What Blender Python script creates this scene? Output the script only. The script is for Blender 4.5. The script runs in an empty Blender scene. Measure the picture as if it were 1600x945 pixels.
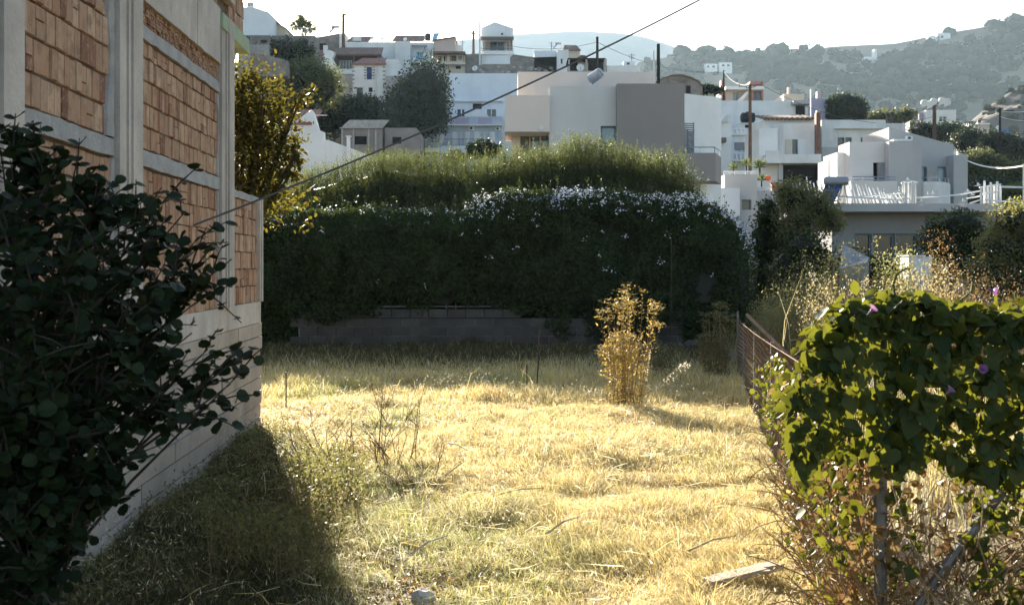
import bpy, math, random
import numpy as np
from mathutils import Vector, Matrix

random.seed(7)
RNG = np.random.default_rng(11)
R = math.radians
scene = bpy.context.scene
COL = scene.collection

# ---------------------------------------------------------------- camera, sky, sun, exposure
F, CX, HY, EYE = 1800.0, 800.0, 415.0, 1.75      # focal length in photo pixels, principal column, horizon row, eye height


def P(px, py, Y):
    """the point that stands at distance Y on the line of sight of a photo pixel"""
    return ((px - CX) / F * Y, Y, EYE + (HY - py) / F * Y)


cam_data = bpy.data.cameras.new('camera')
cam = bpy.data.objects.new('camera', cam_data)
COL.objects.link(cam)
cam.location = (0, 0, EYE)
cam.rotation_euler = (R(90), 0, 0)
cam_data.sensor_width = 36
cam_data.lens = 36 * F / 1600
cam_data.shift_y = -(472.5 - HY) / 1600
cam_data.clip_start = 0.05
cam_data.clip_end = 6000
cam_data.dof.use_dof = True
cam_data.dof.focus_distance = 24
cam_data.dof.aperture_fstop = 10.0
scene.camera = cam

SUN_AZ, SUN_EL = -16.0, 16.2                      # degrees: azimuth from +Y towards +X, elevation
world = bpy.data.worlds.new('World')
scene.world = world
world.use_nodes = True
wn = world.node_tree
wn.nodes.clear()
sky = wn.nodes.new('ShaderNodeTexSky')
sky.sky_type = 'NISHITA'
sky.sun_disc = False
sky.sun_elevation = R(SUN_EL)
sky.sun_rotation = R(SUN_AZ)
sky.altitude = 50
sky.air_density = 1.0
sky.dust_density = 1.2
sky.ozone_density = 1.0
bg = wn.nodes.new('ShaderNodeBackground')
bg.inputs['Strength'].default_value = 0.052
wout = wn.nodes.new('ShaderNodeOutputWorld')
wn.links.new(sky.outputs[0], bg.inputs[0])
wn.links.new(bg.outputs[0], wout.inputs[0])

sun_data = bpy.data.lights.new('sun', 'SUN')
sun_data.energy = 5.0
sun_data.angle = R(0.53)
sun_data.color = (1.0, 0.90, 0.74)
sun = bpy.data.objects.new('sun', sun_data)
COL.objects.link(sun)
_d = Vector((math.sin(R(SUN_AZ)) * math.cos(R(SUN_EL)), math.cos(R(SUN_AZ)) * math.cos(R(SUN_EL)), math.sin(R(SUN_EL))))
sun.rotation_euler = _d.to_track_quat('Z', 'Y').to_euler()
sun.location = (-40, 60, 60)

scene.view_settings.view_transform = 'Standard'
scene.view_settings.look = 'None'
scene.view_settings.gamma = 1.0
scene.view_settings.use_curve_mapping = False
scene.view_settings.exposure = 2.46

scene.render.engine = 'CYCLES'
cy = scene.cycles
cy.use_adaptive_sampling = True
cy.adaptive_threshold = 0.02
cy.use_denoising = True
cy.denoiser = 'OPENIMAGEDENOISE'
cy.max_bounces = 5
cy.diffuse_bounces = 3
cy.glossy_bounces = 2
cy.transmission_bounces = 4
cy.transparent_max_bounces = 6
cy.volume_bounces = 1
cy.caustics_reflective = False
cy.caustics_refractive = False
cy.sample_clamp_indirect = 6.0

# ---------------------------------------------------------------- helpers: materials
MATS = {}


def _nt(name):
    m = bpy.data.materials.new(name)
    m.use_nodes = True
    nt = m.node_tree
    nt.nodes.clear()
    out = nt.nodes.new('ShaderNodeOutputMaterial')
    MATS[name] = m
    return m, nt, out


def _mixcol(nt, a, b, fac, blend='MIX'):
    n = nt.nodes.new('ShaderNodeMix')
    n.data_type = 'RGBA'
    n.blend_type = blend
    for sock, v in ((n.inputs[6], a), (n.inputs[7], b), (n.inputs[0], fac)):
        if hasattr(v, 'node'):
            nt.links.new(v, sock)
        elif isinstance(v, (tuple, list)):
            sock.default_value = tuple(v) + ((1,) if len(v) == 3 else ())
        else:
            sock.default_value = v
    return n.outputs[2]


def _noise(nt, scale, detail=5, rough=.6, vec=None, stretch=None):
    n = nt.nodes.new('ShaderNodeTexNoise')
    n.inputs['Scale'].default_value = scale
    n.inputs['Detail'].default_value = detail
    n.inputs['Roughness'].default_value = rough
    if vec is None:
        g = nt.nodes.new('ShaderNodeNewGeometry')
        vec = g.outputs['Position']
    if stretch:
        mp = nt.nodes.new('ShaderNodeMapping')
        mp.inputs['Scale'].default_value = stretch
        nt.links.new(vec, mp.inputs[0])
        vec = mp.outputs[0]
    nt.links.new(vec, n.inputs['Vector'])
    return n.outputs['Fac']


def _ramp(nt, fac, lo, hi):
    n = nt.nodes.new('ShaderNodeMapRange')
    n.inputs['From Min'].default_value = lo
    n.inputs['From Max'].default_value = hi
    nt.links.new(fac, n.inputs['Value'])
    return n.outputs[0]


def surf(name, col, col2=None, scale=2.0, rough=.85, bump=.0, bump_scale=40, stain=None, stain_amt=.5, streak=False, objrand=0.0,
         spec=.3, metallic=0.0, dist=.02):
    """a mottled matt surface: base colour, second colour through noise, optional stains or rain streaks, fine relief"""
    m, nt, out = _nt(name)
    b = nt.nodes.new('ShaderNodeBsdfPrincipled')
    b.inputs['Roughness'].default_value = rough
    b.inputs['Metallic'].default_value = metallic
    b.inputs['Specular IOR Level'].default_value = spec
    if col2 is None:
        col2 = tuple(c * .82 for c in col)
    c = _mixcol(nt, col, col2, _ramp(nt, _noise(nt, scale), .35, .68))
    if stain:
        st = _noise(nt, scale * .6, 6, .7, stretch=(1, 1, .12) if streak else None)
        f = _ramp(nt, st, .52, .78)
        mm = nt.nodes.new('ShaderNodeMath')
        mm.operation = 'MULTIPLY'
        mm.inputs[1].default_value = stain_amt
        nt.links.new(f, mm.inputs[0])
        c = _mixcol(nt, c, stain, mm.outputs[0])
    if objrand:
        oi = nt.nodes.new('ShaderNodeObjectInfo')
        hs = nt.nodes.new('ShaderNodeHueSaturation')
        mr = nt.nodes.new('ShaderNodeMapRange')
        mr.inputs['To Min'].default_value = 1 - objrand
        mr.inputs['To Max'].default_value = 1 + objrand
        nt.links.new(oi.outputs['Random'], mr.inputs['Value'])
        nt.links.new(mr.outputs[0], hs.inputs['Value'])
        nt.links.new(c, hs.inputs['Color'])
        c = hs.outputs[0]
    nt.links.new(c, b.inputs['Base Color'])
    if bump:
        bp = nt.nodes.new('ShaderNodeBump')
        bp.inputs['Strength'].default_value = bump
        bp.inputs['Distance'].default_value = dist
        nt.links.new(_noise(nt, bump_scale, 6, .65), bp.inputs['Height'])
        nt.links.new(bp.outputs[0], b.inputs['Normal'])
    nt.links.new(b.outputs[0], out.inputs[0])
    return m


def leafy(name, ca, cb, trans=.4, tcol=None, rough=.55, spec=.25, attr=None):
    """leaf: diffuse and gloss in front, light shining through from behind; per-leaf colour from 'tint' or the object's random"""
    m, nt, out = _nt(name)
    at = nt.nodes.new('ShaderNodeAttribute')
    if attr:
        at.attribute_name = attr
        c = at.outputs['Color']
    else:
        at.attribute_name = 'tint'
        oi = nt.nodes.new('ShaderNodeObjectInfo')
        ad = nt.nodes.new('ShaderNodeMath')
        ad.operation = 'ADD'
        nt.links.new(at.outputs['Fac'], ad.inputs[0])
        nt.links.new(oi.outputs['Random'], ad.inputs[1])
        fr = nt.nodes.new('ShaderNodeMath')
        fr.operation = 'FRACT'
        nt.links.new(ad.outputs[0], fr.inputs[0])
        c = _mixcol(nt, ca, cb, fr.outputs[0])
    b = nt.nodes.new('ShaderNodeBsdfPrincipled')
    b.inputs['Roughness'].default_value = rough
    b.inputs['Specular IOR Level'].default_value = spec
    nt.links.new(c, b.inputs['Base Color'])
    t = nt.nodes.new('ShaderNodeBsdfTranslucent')
    if tcol:
        tc = _mixcol(nt, c, tcol, .6)
    else:
        tc = c
    nt.links.new(tc, t.inputs[0])
    mx = nt.nodes.new('ShaderNodeMixShader')
    mx.inputs[0].default_value = trans
    nt.links.new(b.outputs[0], mx.inputs[1])
    nt.links.new(t.outputs[0], mx.inputs[2])
    nt.links.new(mx.outputs[0], out.inputs[0])
    return m


# ---------------------------------------------------------------- helpers: meshes and objects
def finish(o, mat=None, parent=None, label=None, cat=None, group=None, kind=None):
    COL.objects.link(o)
    if mat is not None and o.data is not None and not o.data.materials:
        o.data.materials.append(MATS[mat] if isinstance(mat, str) else mat)
    if parent is not None:
        o.parent = parent
        if o.get('_local') is None:
            o.matrix_parent_inverse = parent_world(parent).inverted()
    if label:
        o['label'] = label
    if cat:
        o['category'] = cat
    if group:
        o['group'] = group
    if kind:
        o['kind'] = kind
    return o


def parent_world(o):
    m = o.matrix_parent_inverse @ Matrix.LocRotScale(o.location, o.rotation_euler, o.scale) if o.parent else \
        Matrix.LocRotScale(o.location, o.rotation_euler, o.scale)
    return parent_world(o.parent) @ m if o.parent else m


def thing(name, loc, label, cat, group=None):
    o = bpy.data.objects.new(name, None)
    o.empty_display_size = .2
    o.location = loc
    return finish(o, label=label, cat=cat, group=group)


class MB:
    """collects boxes, prisms, tubes and quads; build() links them as one mesh object"""

    def __init__(self):
        self.v, self.f = [], []

    def add(self, vs, fs):
        n = len(self.v)
        self.v.extend([tuple(p) for p in vs])
        self.f.extend([tuple(i + n for i in q) for q in fs])
        return self

    def box(self, x0, x1, y0, y1, z0, z1):
        return self.add([(x0, y0, z0), (x1, y0, z0), (x1, y1, z0), (x0, y1, z0), (x0, y0, z1), (x1, y0, z1), (x1, y1, z1), (x0, y1, z1)],
                        [(3, 2, 1, 0), (4, 5, 6, 7), (0, 1, 5, 4), (1, 2, 6, 5), (2, 3, 7, 6), (3, 0, 4, 7)])

    def prism(self, plan, z0, z1):
        """plan polygon (counter-clockwise from above); z0, z1 a number or one per corner"""
        n = len(plan)
        a = z0 if isinstance(z0, (list, tuple)) else [z0] * n
        b = z1 if isinstance(z1, (list, tuple)) else [z1] * n
        vs = [(p[0], p[1], a[i]) for i, p in enumerate(plan)] + [(p[0], p[1], b[i]) for i, p in enumerate(plan)]
        fs = [tuple(reversed(range(n))), tuple(range(n, 2 * n))]
        fs += [(i, (i + 1) % n, n + (i + 1) % n, n + i) for i in range(n)]
        return self.add(vs, fs)

    def slab(self, poly, y0, y1):
        """polygon in x,z extruded along y"""
        n = len(poly)
        vs = [(p[0], y0, p[1]) for p in poly] + [(p[0], y1, p[1]) for p in poly]
        fs = [tuple(range(n)), tuple(reversed(range(n, 2 * n)))]
        fs += [((i + 1) % n, i, n + i, n + (i + 1) % n) for i in range(n)]
        return self.add(vs, fs)

    def tube(self, pts, rad, n=6, cap=True):
        pts = [Vector(p) for p in pts]
        rs = rad if isinstance(rad, (list, tuple)) else [rad] * len(pts)
        vs, fs = [], []
        up = None
        for i, p in enumerate(pts):
            t = (pts[min(i + 1, len(pts) - 1)] - pts[max(i - 1, 0)])
            if t.length < 1e-9:
                t = Vector((0, 0, 1))
            t.normalize()
            if up is None:
                up = t.orthogonal().normalized()
            up = (up - t * up.dot(t))
            up = up.normalized() if up.length > 1e-6 else t.orthogonal().normalized()
            w = t.cross(up)
            for k in range(n):
                a = 2 * math.pi * k / n
                vs.append(p + (up * math.cos(a) + w * math.sin(a)) * rs[i])
        for i in range(len(pts) - 1):
            for k in range(n):
                k2 = (k + 1) % n
                fs.append((i * n + k, i * n + k2, (i + 1) * n + k2, (i + 1) * n + k))
        if cap:
            fs.append(tuple(reversed(range(n))))
            fs.append(tuple(range((len(pts) - 1) * n, len(pts) * n)))
        return self.add(vs, fs)

    def disc(self, c, axis, r, depth, n=12):
        c = Vector(c)
        a = Vector(axis).normalized()
        return self.tube([c - a * depth / 2, c + a * depth / 2], r, n)

    def facade(self, x0, x1, z0, z1, y0, y1, ops=(), rev=.15):
        """a box whose front (y0) has real openings with reveals"""
        xs = sorted({x0, x1, *[q for o in ops for q in o[:2]]})
        zs = sorted({z0, z1, *[q for o in ops for q in o[2:4]]})
        for i in range(len(xs) - 1):
            for j in range(len(zs) - 1):
                mx, mz = (xs[i] + xs[i + 1]) / 2, (zs[j] + zs[j + 1]) / 2
                if any(o[0] < mx < o[1] and o[2] < mz < o[3] for o in ops):
                    continue
                self.add([(xs[i], y0, zs[j]), (xs[i + 1], y0, zs[j]), (xs[i + 1], y0, zs[j + 1]), (xs[i], y0, zs[j + 1])], [(0, 1, 2, 3)])
        for o in ops:
            a, b, c, d = o[:4]
            q = y0 + rev
            self.add([(a, y0, c), (b, y0, c), (b, y0, d), (a, y0, d), (a, q, c), (b, q, c), (b, q, d), (a, q, d)],
                     [(0, 4, 5, 1), (1, 5, 6, 2), (2, 6, 7, 3), (3, 7, 4, 0)])
        self.add([(x0, y0, z0), (x1, y0, z0), (x1, y1, z0), (x0, y1, z0), (x0, y0, z1), (x1, y0, z1), (x1, y1, z1), (x0, y1, z1)],
                 [(3, 2, 1, 0), (4, 5, 6, 7), (1, 2, 6, 5), (2, 3, 7, 6), (3, 0, 4, 7)])
        return self

    def build(self, name, mat, parent=None, smooth=False, **kw):
        me = bpy.data.meshes.new(name)
        me.from_pydata([tuple(p) for p in self.v], [], self.f)
        me.update()
        if smooth:
            me.polygons.foreach_set('use_smooth', [True] * len(me.polygons))
        o = bpy.data.objects.new(name, me)
        return finish(o, mat, parent, **kw)


def np_mesh(name, verts, faces, mat, parent=None, attrs=None, smooth=False, **kw):
    """mesh from numpy arrays: verts (V,3), faces (M,k) all of one size or a list of such arrays; attrs = {name: (type, array per vertex)}"""
    if not isinstance(faces, list):
        faces = [faces]
    me = bpy.data.meshes.new(name)
    nl = sum(f.size for f in faces)
    nf = sum(len(f) for f in faces)
    me.vertices.add(len(verts))
    me.vertices.foreach_set('co', np.ascontiguousarray(verts, dtype=np.float32).ravel())
    me.loops.add(nl)
    me.loops.foreach_set('vertex_index', np.concatenate([f.ravel() for f in faces]).astype(np.int32))
    me.polygons.add(nf)
    tot = np.concatenate([np.full(len(f), f.shape[1]) for f in faces]).astype(np.int32)
    start = np.concatenate([[0], np.cumsum(tot)[:-1]]).astype(np.int32)
    me.polygons.foreach_set('loop_start', start)
    if smooth:
        me.polygons.foreach_set('use_smooth', np.ones(nf, dtype=bool))
    me.update(calc_edges=True)
    for an, (ty, arr) in (attrs or {}).items():
        a = me.attributes.new(an, ty, 'POINT')
        a.data.foreach_set('value' if ty == 'FLOAT' else 'color', np.ascontiguousarray(arr, dtype=np.float32).ravel())
    o = bpy.data.objects.new(name, me)
    return finish(o, mat, parent, **kw)


def unit(a):
    return a / np.maximum(np.linalg.norm(a, axis=-1, keepdims=True), 1e-9)


SHAPES = {   # u along the leaf, v across, w out of the leaf; faces
    'diamond': ([(0, 0, 0), (.42, .5, .06), (1, 0, 0), (.42, -.5, .06)], [(0, 1, 2, 3)]),
    'oval': ([(0, 0, 0), (.28, .46, .1), (.72, .42, .1), (1, 0, 0), (.72, -.42, .1), (.28, -.46, .1)], [(0, 3, 2, 1), (0, 5, 4, 3)]),
    'round': ([(0, 0, 0), (.15, .36, .05), (.5, .55, .1), (.85, .36, .07), (1, 0, 0), (.85, -.36, .07), (.5, -.55, .1), (.15, -.36, .05)],
              [(0, 4, 3, 2), (0, 2, 1, 0)[:3], (0, 6, 5, 4), (0, 7, 6)]),
    'heart': ([(.0, 0, -.02), (-.14, .22, .05), (-.05, .45, .12), (.25, .55, .14), (.6, .36, .08), (1, 0, -.08), (.6, -.36, .08),
               (.25, -.55, .14), (-.05, -.45, .12), (-.14, -.22, .05), (.35, 0, -.02)],
              [(0, 10, 2, 1), (10, 4, 3, 2), (10, 5, 4), (0, 9, 8, 10), (10, 8, 7, 6), (10, 6, 5)]),
}
SHAPES['round'] = (SHAPES['round'][0], [(0, 4, 3, 2), (0, 2, 1), (0, 6, 5, 4), (0, 7, 6)])


def leaves(name, pos, dirv, nrm, length, width, mat, parent=None, shape='diamond', tint=None, **kw):
    """many leaves as one mesh"""
    tp, tf = SHAPES[shape]
    tp = np.array(tp)
    N, K = len(pos), len(tp)
    d = unit(dirv)
    s = unit(np.cross(nrm, d))
    n = np.cross(d, s)
    length = np.broadcast_to(np.asarray(length, dtype=float), (N,))
    width = np.broadcast_to(np.asarray(width, dtype=float), (N,))
    v = (pos[:, None, :] + tp[None, :, 0, None] * (length[:, None, None] * d[:, None, :])
         + tp[None, :, 1, None] * (width[:, None, None] * s[:, None, :]) + tp[None, :, 2, None] * (length[:, None, None] * n[:, None, :]))
    off = (np.arange(N) * K)[:, None]
    fs = {}
    for q in tf:
        fs.setdefault(len(q), []).append(off + np.array(q)[None, :])
    faces = [np.concatenate(a) for a in fs.values()]
    if tint is None:
        tint = RNG.random(N)
    return np_mesh(name, v.reshape(-1, 3), faces, mat, parent, {'tint': ('FLOAT', np.repeat(tint, K))}, **kw)


def leaf_template(name, shape, ratio):
    tp, tf = SHAPES[shape]
    me = bpy.data.meshes.new(name)
    me.from_pydata([(u, v * ratio, w) for u, v, w in tp], [], tf)
    me.update()
    return me


def leaf_objects(name, tmpl, pos, dirv, nrm, length, parent):
    """single leaves that share one mesh, each an object under its plant"""
    inv = parent_world(parent).inverted()
    for i in range(len(pos)):
        d = Vector(dirv[i]).normalized()
        s = Vector(nrm[i]).cross(d)
        s = s.normalized() if s.length > 1e-6 else d.orthogonal().normalized()
        n = d.cross(s)
        o = bpy.data.objects.new(name, tmpl)
        m = Matrix((d, s, n)).transposed().to_4x4()
        o.matrix_world = Matrix.Translation(Vector(pos[i])) @ m @ Matrix.Scale(float(length[i]), 4)
        COL.objects.link(o)
        o.parent = parent
        o.matrix_parent_inverse = inv


def vnoise(x, y, seed=0, scale=1.0):
    """cheap smooth 2-D value noise, -1..1"""
    x = np.asarray(x, dtype=float) / scale + seed * 17.31
    y = np.asarray(y, dtype=float) / scale + seed * 5.77
    xi, yi = np.floor(x).astype(np.int64), np.floor(y).astype(np.int64)
    xf, yf = x - xi, y - yi

    def h(a, b):
        n = (a * 374761393 + b * 668265263 + seed * 974711) & 0x7fffffff
        n = ((n ^ (n >> 13)) * 1274126177) & 0x7fffffff
        return ((n ^ (n >> 16)) & 0xffff) / 32767.5 - 1
    u, v = xf * xf * (3 - 2 * xf), yf * yf * (3 - 2 * yf)
    return (h(xi, yi) * (1 - u) + h(xi + 1, yi) * u) * (1 - v) + (h(xi, yi + 1) * (1 - u) + h(xi + 1, yi + 1) * u) * v


def fbm(x, y, seed=0, scale=1.0, octv=4):
    t, a = 0, 1.0
    for k in range(octv):
        t = t + a * vnoise(x, y, seed + k, scale / 2 ** k)
        a *= .5
    return t


def sstep(a, b, x):
    t = np.clip((np.asarray(x, dtype=float) - a) / (b - a), 0, 1)
    return t * t * (3 - 2 * t)


# ---------------------------------------------------------------- materials
surf('soil', (.22, .165, .09), (.15, .115, .065), .9, bump=.6, bump_scale=14, dist=.04)
surf('slope_soil', (.34, .28, .20), (.22, .20, .14), .06, bump=.3, bump_scale=1.5)
surf('spur_soil', (.12, .098, .08), (.07, .06, .048), .05)
surf('hill_soil', (.30, .235, .16), (.14, .125, .085), .010, stain=(.10, .11, .07), stain_amt=.8)
surf('ridge_rock', (.24, .24, .22), (.16, .17, .16), .006)
surf('concrete', (.54, .48, .425), (.39, .345, .305), 3.2, bump=.6, bump_scale=22, stain=(.20, .18, .165), stain_amt=.75, streak=True, objrand=.05)
surf('formed_concrete', (.42, .35, .29), (.29, .24, .20), 1.9, bump=.8, bump_scale=16, stain=(.17, .14, .12), stain_amt=.8, objrand=.13)
surf('grey_mortar', (.40, .39, .385), (.30, .29, .285), 6, bump=.8, bump_scale=30)
surf('clay_mortar', (.17, .115, .08), (.10, .07, .05), 9, bump=.6, bump_scale=40)
surf('cornice_paint', (.34, .42, .28), (.26, .33, .22), 5)
surf('steel_stake', (.05, .04, .035), (.09, .05, .03), 12, rough=.6)
surf('rusty_wire', (.24, .15, .095), (.15, .10, .07), 20, rough=.9, spec=.05)
surf('galvanised', (.22, .22, .22), (.13, .125, .12), 12, rough=.5, metallic=.5)
surf('bark', (.055, .045, .034), (.035, .028, .022), 16, bump=.8, bump_scale=30)
surf('grey_bark', (.16, .14, .12), (.09, .08, .07), 10, bump=.8, bump_scale=30)
surf('dry_stem', (.30, .21, .11), (.18, .12, .06), 20)
surf('dead_twig', (.15, .095, .06), (.09, .06, .04), 20)
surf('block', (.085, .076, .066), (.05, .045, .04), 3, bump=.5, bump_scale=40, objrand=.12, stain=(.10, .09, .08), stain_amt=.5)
surf('weathered_wood', (.52, .44, .34), (.36, .29, .21), 9, bump=.5, bump_scale=40)
surf('dark_wood', (.045, .037, .033), (.025, .021, .018), 9, rough=1, spec=.0)
surf('pole_wood', (.14, .085, .055), (.09, .055, .038), 4)
surf('pale_stone', (.62, .57, .52), (.46, .41, .36), 6, bump=.6, bump_scale=22)
surf('cable', (.10, .10, .11), (.07, .07, .075), 5, rough=.6)
surf('white_cable', (.75, .74, .72), (.65, .65, .63), 5, rough=.5)
leafy('carob_leaf', (.006, .013, .005), (.020, .032, .010), .10, (.05, .10, .02), rough=.6, spec=.16)
leafy('vine_leaf', (.020, .040, .011), (.065, .080, .020), .32, (.30, .30, .02), rough=.55, spec=.2)
leafy('dry_vine_leaf', (.26, .17, .06), (.18, .10, .045), .35)
leafy('hedge_leaf', (.010, .023, .008), (.046, .072, .020), .28, (.12, .16, .025))
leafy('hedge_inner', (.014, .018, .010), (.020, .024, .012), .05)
leafy('olive_leaf', (.040, .060, .028), (.090, .112, .050), .33, (.26, .29, .07), rough=.5)
leafy('backlit_leaf', (.026, .034, .012), (.084, .076, .020), .36, (.24, .195, .02))
leafy('oleander_leaf', (.070, .088, .036), (.17, .165, .070), .4, (.38, .36, .10))
leafy('tree_leaf', (.014, .030, .018), (.036, .054, .028), .2, (.10, .13, .03))
leafy('pale_tree_leaf', (.07, .085, .035), (.13, .14, .055), .3, (.25, .27, .08))
leafy('scrub_leaf', (.022, .032, .020), (.060, .070, .042), .12, spec=.0, rough=.9)
leafy('dry_weed', (.26, .20, .09), (.44, .37, .20), .4, (.55, .46, .22))
leafy('green_weed', (.07, .08, .035), (.20, .19, .085), .4, (.34, .32, .10))
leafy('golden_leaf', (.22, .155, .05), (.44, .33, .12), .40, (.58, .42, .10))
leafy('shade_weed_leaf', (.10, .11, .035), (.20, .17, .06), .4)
leafy('white_petal', (.74, .74, .76), (.84, .84, .82), .35)
leafy('blue_petal', (.42, .47, .70), (.62, .65, .80), .3)
leafy('purple_petal', (.20, .075, .24), (.36, .18, .34), .35)
leafy('oat_husk', (.62, .52, .34), (.80, .74, .60), .5)
leafy('grass_blade', None, None, .46, None, rough=.6, spec=.2, attr='col')

# clay brick: fine vertical ribs, burn marks and a colour of its own for each brick
m, nt, out = _nt('clay_brick')
b = nt.nodes.new('ShaderNodeBsdfPrincipled')
b.inputs['Roughness'].default_value = .85
b.inputs['Specular IOR Level'].default_value = .2
oi = nt.nodes.new('ShaderNodeObjectInfo')
cr = nt.nodes.new('ShaderNodeValToRGB')
els = cr.color_ramp.elements
els[0].position, els[0].color = 0, (.17, .075, .045, 1)
els[1].position, els[1].color = 1, (.54, .37, .25, 1)
for p_, c_ in ((.12, (.29, .13, .075, 1)), (.22, (.43, .25, .15, 1)), (.42, (.36, .225, .14, 1)), (.62, (.48, .31, .20, 1)), (.80, (.37, .20, .12, 1)), (.88, (.47, .29, .18, 1))):
    e = els.new(p_)
    e.color = c_
at = nt.nodes.new('ShaderNodeAttribute')
at.attribute_name = 'tint'
ad = nt.nodes.new('ShaderNodeMath')
ad.operation = 'ADD'
nt.links.new(at.outputs['Fac'], ad.inputs[0])
nt.links.new(oi.outputs['Random'], ad.inputs[1])
fr = nt.nodes.new('ShaderNodeMath')
fr.operation = 'FRACT'
nt.links.new(ad.outputs[0], fr.inputs[0])
nt.links.new(fr.outputs[0], cr.inputs[0])
c = _mixcol(nt, cr.outputs[0], (.19, .105, .07), _ramp(nt, _noise(nt, 12, 6, .75), .48, .66))
c = _mixcol(nt, c, (.50, .40, .31), _ramp(nt, _noise(nt, 24, 6, .75), .52, .74))
nt.links.new(c, b.inputs['Base Color'])
bp = nt.nodes.new('ShaderNodeBump')
bp.inputs['Strength'].default_value = .8
bp.inputs['Distance'].default_value = .012
nt.links.new(_noise(nt, 60, 4, .6, stretch=(1, 1, .15)), bp.inputs['Height'])
nt.links.new(bp.outputs[0], b.inputs['Normal'])
nt.links.new(b.outputs[0], out.inputs[0])


# ---------------------------------------------------------------- ground, hills, haze
def gz(x, y):
    """height of the land"""
    x, y = np.asarray(x, dtype=float), np.asarray(y, dtype=float)
    u = x / np.maximum(y, 1.0)
    left = np.interp(y, [26, 34, 45, 60, 85, 110, 140, 165, 190, 230, 300, 420], [0, .5, 1.5, 3.4, 7.2, 11.5, 19.5, 27.0, 28.5, 24, 12, 8])
    right = np.interp(y, [26, 34, 45, 60, 85, 110, 140, 200, 300, 420], [0, .4, 1.2, 2.4, 6.0, 8.6, 10.5, 10, 9, 8])
    mid = np.interp(y, [26, 34, 45, 60, 85, 110, 138, 146, 155, 165, 190, 230, 300, 420], [0, .5, 1.5, 3, 5.5, 8.5, 12.5, 19, 24.5, 27, 28.5, 24, 12, 8])
    m_ = sstep(-.108, -.082, u)
    left = left * (1 - m_) + mid * m_
    far = sstep(.06, .19, u)
    z = left * (1 - far) + right * far
    bump = .035 * fbm(x, y, 3, 1.4, 3) * (1 - sstep(25, 30, y)) + .25 * fbm(x, y, 9, 9, 3) * sstep(34, 60, y)
    return z + bump


def gz1(x, y):
    return float(gz(x, y))


def sheet(name, xs, ys, fn, mat, kind='structure', attrs=None):
    X, Y = np.meshgrid(xs, ys)
    Z = fn(X, Y)
    v = np.stack([X, Y, Z], -1).reshape(-1, 3)
    nx, ny = len(xs), len(ys)
    i = (np.arange(ny - 1)[:, None] * nx + np.arange(nx - 1)[None, :]).reshape(-1, 1)
    f = np.concatenate([i, i + 1, i + nx + 1, i + nx], 1)
    return np_mesh(name, v, f, mat, None, smooth=True, kind=kind)


gx = np.unique(np.concatenate([np.linspace(-1400, -60, 50), np.linspace(-60, 60, 90), np.linspace(-6, 6, 70), np.linspace(60, 1400, 50)]))
gy = np.unique(np.concatenate([np.linspace(-12, 30, 170), np.linspace(30, 240, 110), np.linspace(240, 2500, 46)]))
sheet('ground', gx, gy, gz, 'soil')

HD = 1200.0
_hx = [1000, 1080, 1130, 1200, 1300, 1400, 1480, 1560, 1600, 1800, 2400]
_hy = [96, 84, 79, 75, 73, 66, 53, 39, 32, 8, -20]


def hill_z(x, y):
    D = HD
    px = 800 + 1800 * x / y
    top = EYE + (HY - np.interp(px, _hx, _hy)) / F * D
    t = np.clip((y - 760) / (D - 760), 0, 1.4)
    z = 6 + (top - 6) * np.where(t < 1, t ** 1.15, 1 - (t - 1) * 1.2)
    z = z + (fbm(x, y, 21, 200, 4) * 13) * np.clip(t * 1.5, 0, 1) * (1 - .6 * sstep(.8, 1, t))
    return np.where(px < 1000, z - (1000 - px) * .45, z)


sheet('hill', np.linspace(25, 985, 180), np.linspace(750, 1380, 160), hill_z, 'hill_soil')

_sx, _sy = [1440, 1490, 1540, 1600, 1700, 2000], [215, 196, 160, 128, 95, 70]


def spur_z(x, y):
    D = 420.0
    px = 800 + 1800 * x / y
    top = EYE + (HY - np.interp(px, _sx, _sy)) / F * D
    t = np.clip((y - 325) / (D - 325), 0, 1.5)
    return 6 + (top - 6) * np.where(t < 1, t, 1 - (t - 1) * .9) + fbm(x, y, 31, 30, 5) * 4.5 - 4 * (px < 1450)


sheet('hill_spur', np.linspace(100, 340, 100), np.linspace(320, 490, 90), spur_z, 'spur_soil')

_rx = [-400, 200, 500, 700, 804, 860, 912, 960, 1001, 1040, 1076, 1130, 1300, 2000]
_ry = [130, 110, 92, 66, 52, 46, 44, 47, 53, 63, 75, 92, 120, 150]


def ridge_z(x, y):
    D = 2700.0
    px = 800 + 1800 * x / y
    top = EYE + (HY - np.interp(px, _rx, _ry)) / F * D
    t = np.clip((y - 1700) / (D - 1700), 0, 1.4)
    return 5 + (top - 5) * np.where(t < 1, t, 1 - (t - 1) * .8) + fbm(x, y, 41, 260, 4) * 9 * sstep(0, .5, t)


sheet('mountain_ridge', np.linspace(-1350, 1400, 110), np.linspace(1700, 3000, 60), ridge_z, 'ridge_rock')

hz = MB().box(-1600, 1600, -40, 3150, -2.5, 620)
m, nt, out = _nt('haze_air')
pv = nt.nodes.new('ShaderNodeVolumePrincipled')
pv.inputs['Color'].default_value = (.62, .82, 1.0, 1)
pv.inputs['Density'].default_value = .000085
pv.inputs['Anisotropy'].default_value = .25
nt.links.new(pv.outputs[0], out.inputs['Volume'])
hz.build('haze', 'haze_air', kind='stuff', label='pale blue haze in the air over the valley')
# ---------------------------------------------------------------- unfinished brick building at the left
_t = Vector((-.0444, 1, 0)).normalized()
_n = Vector((1, .0444, 0)).normalized()


def W(s, z, o=0.0):
    return Vector((-2.154 - .0444 * s, s, z)) + _n * o


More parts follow.
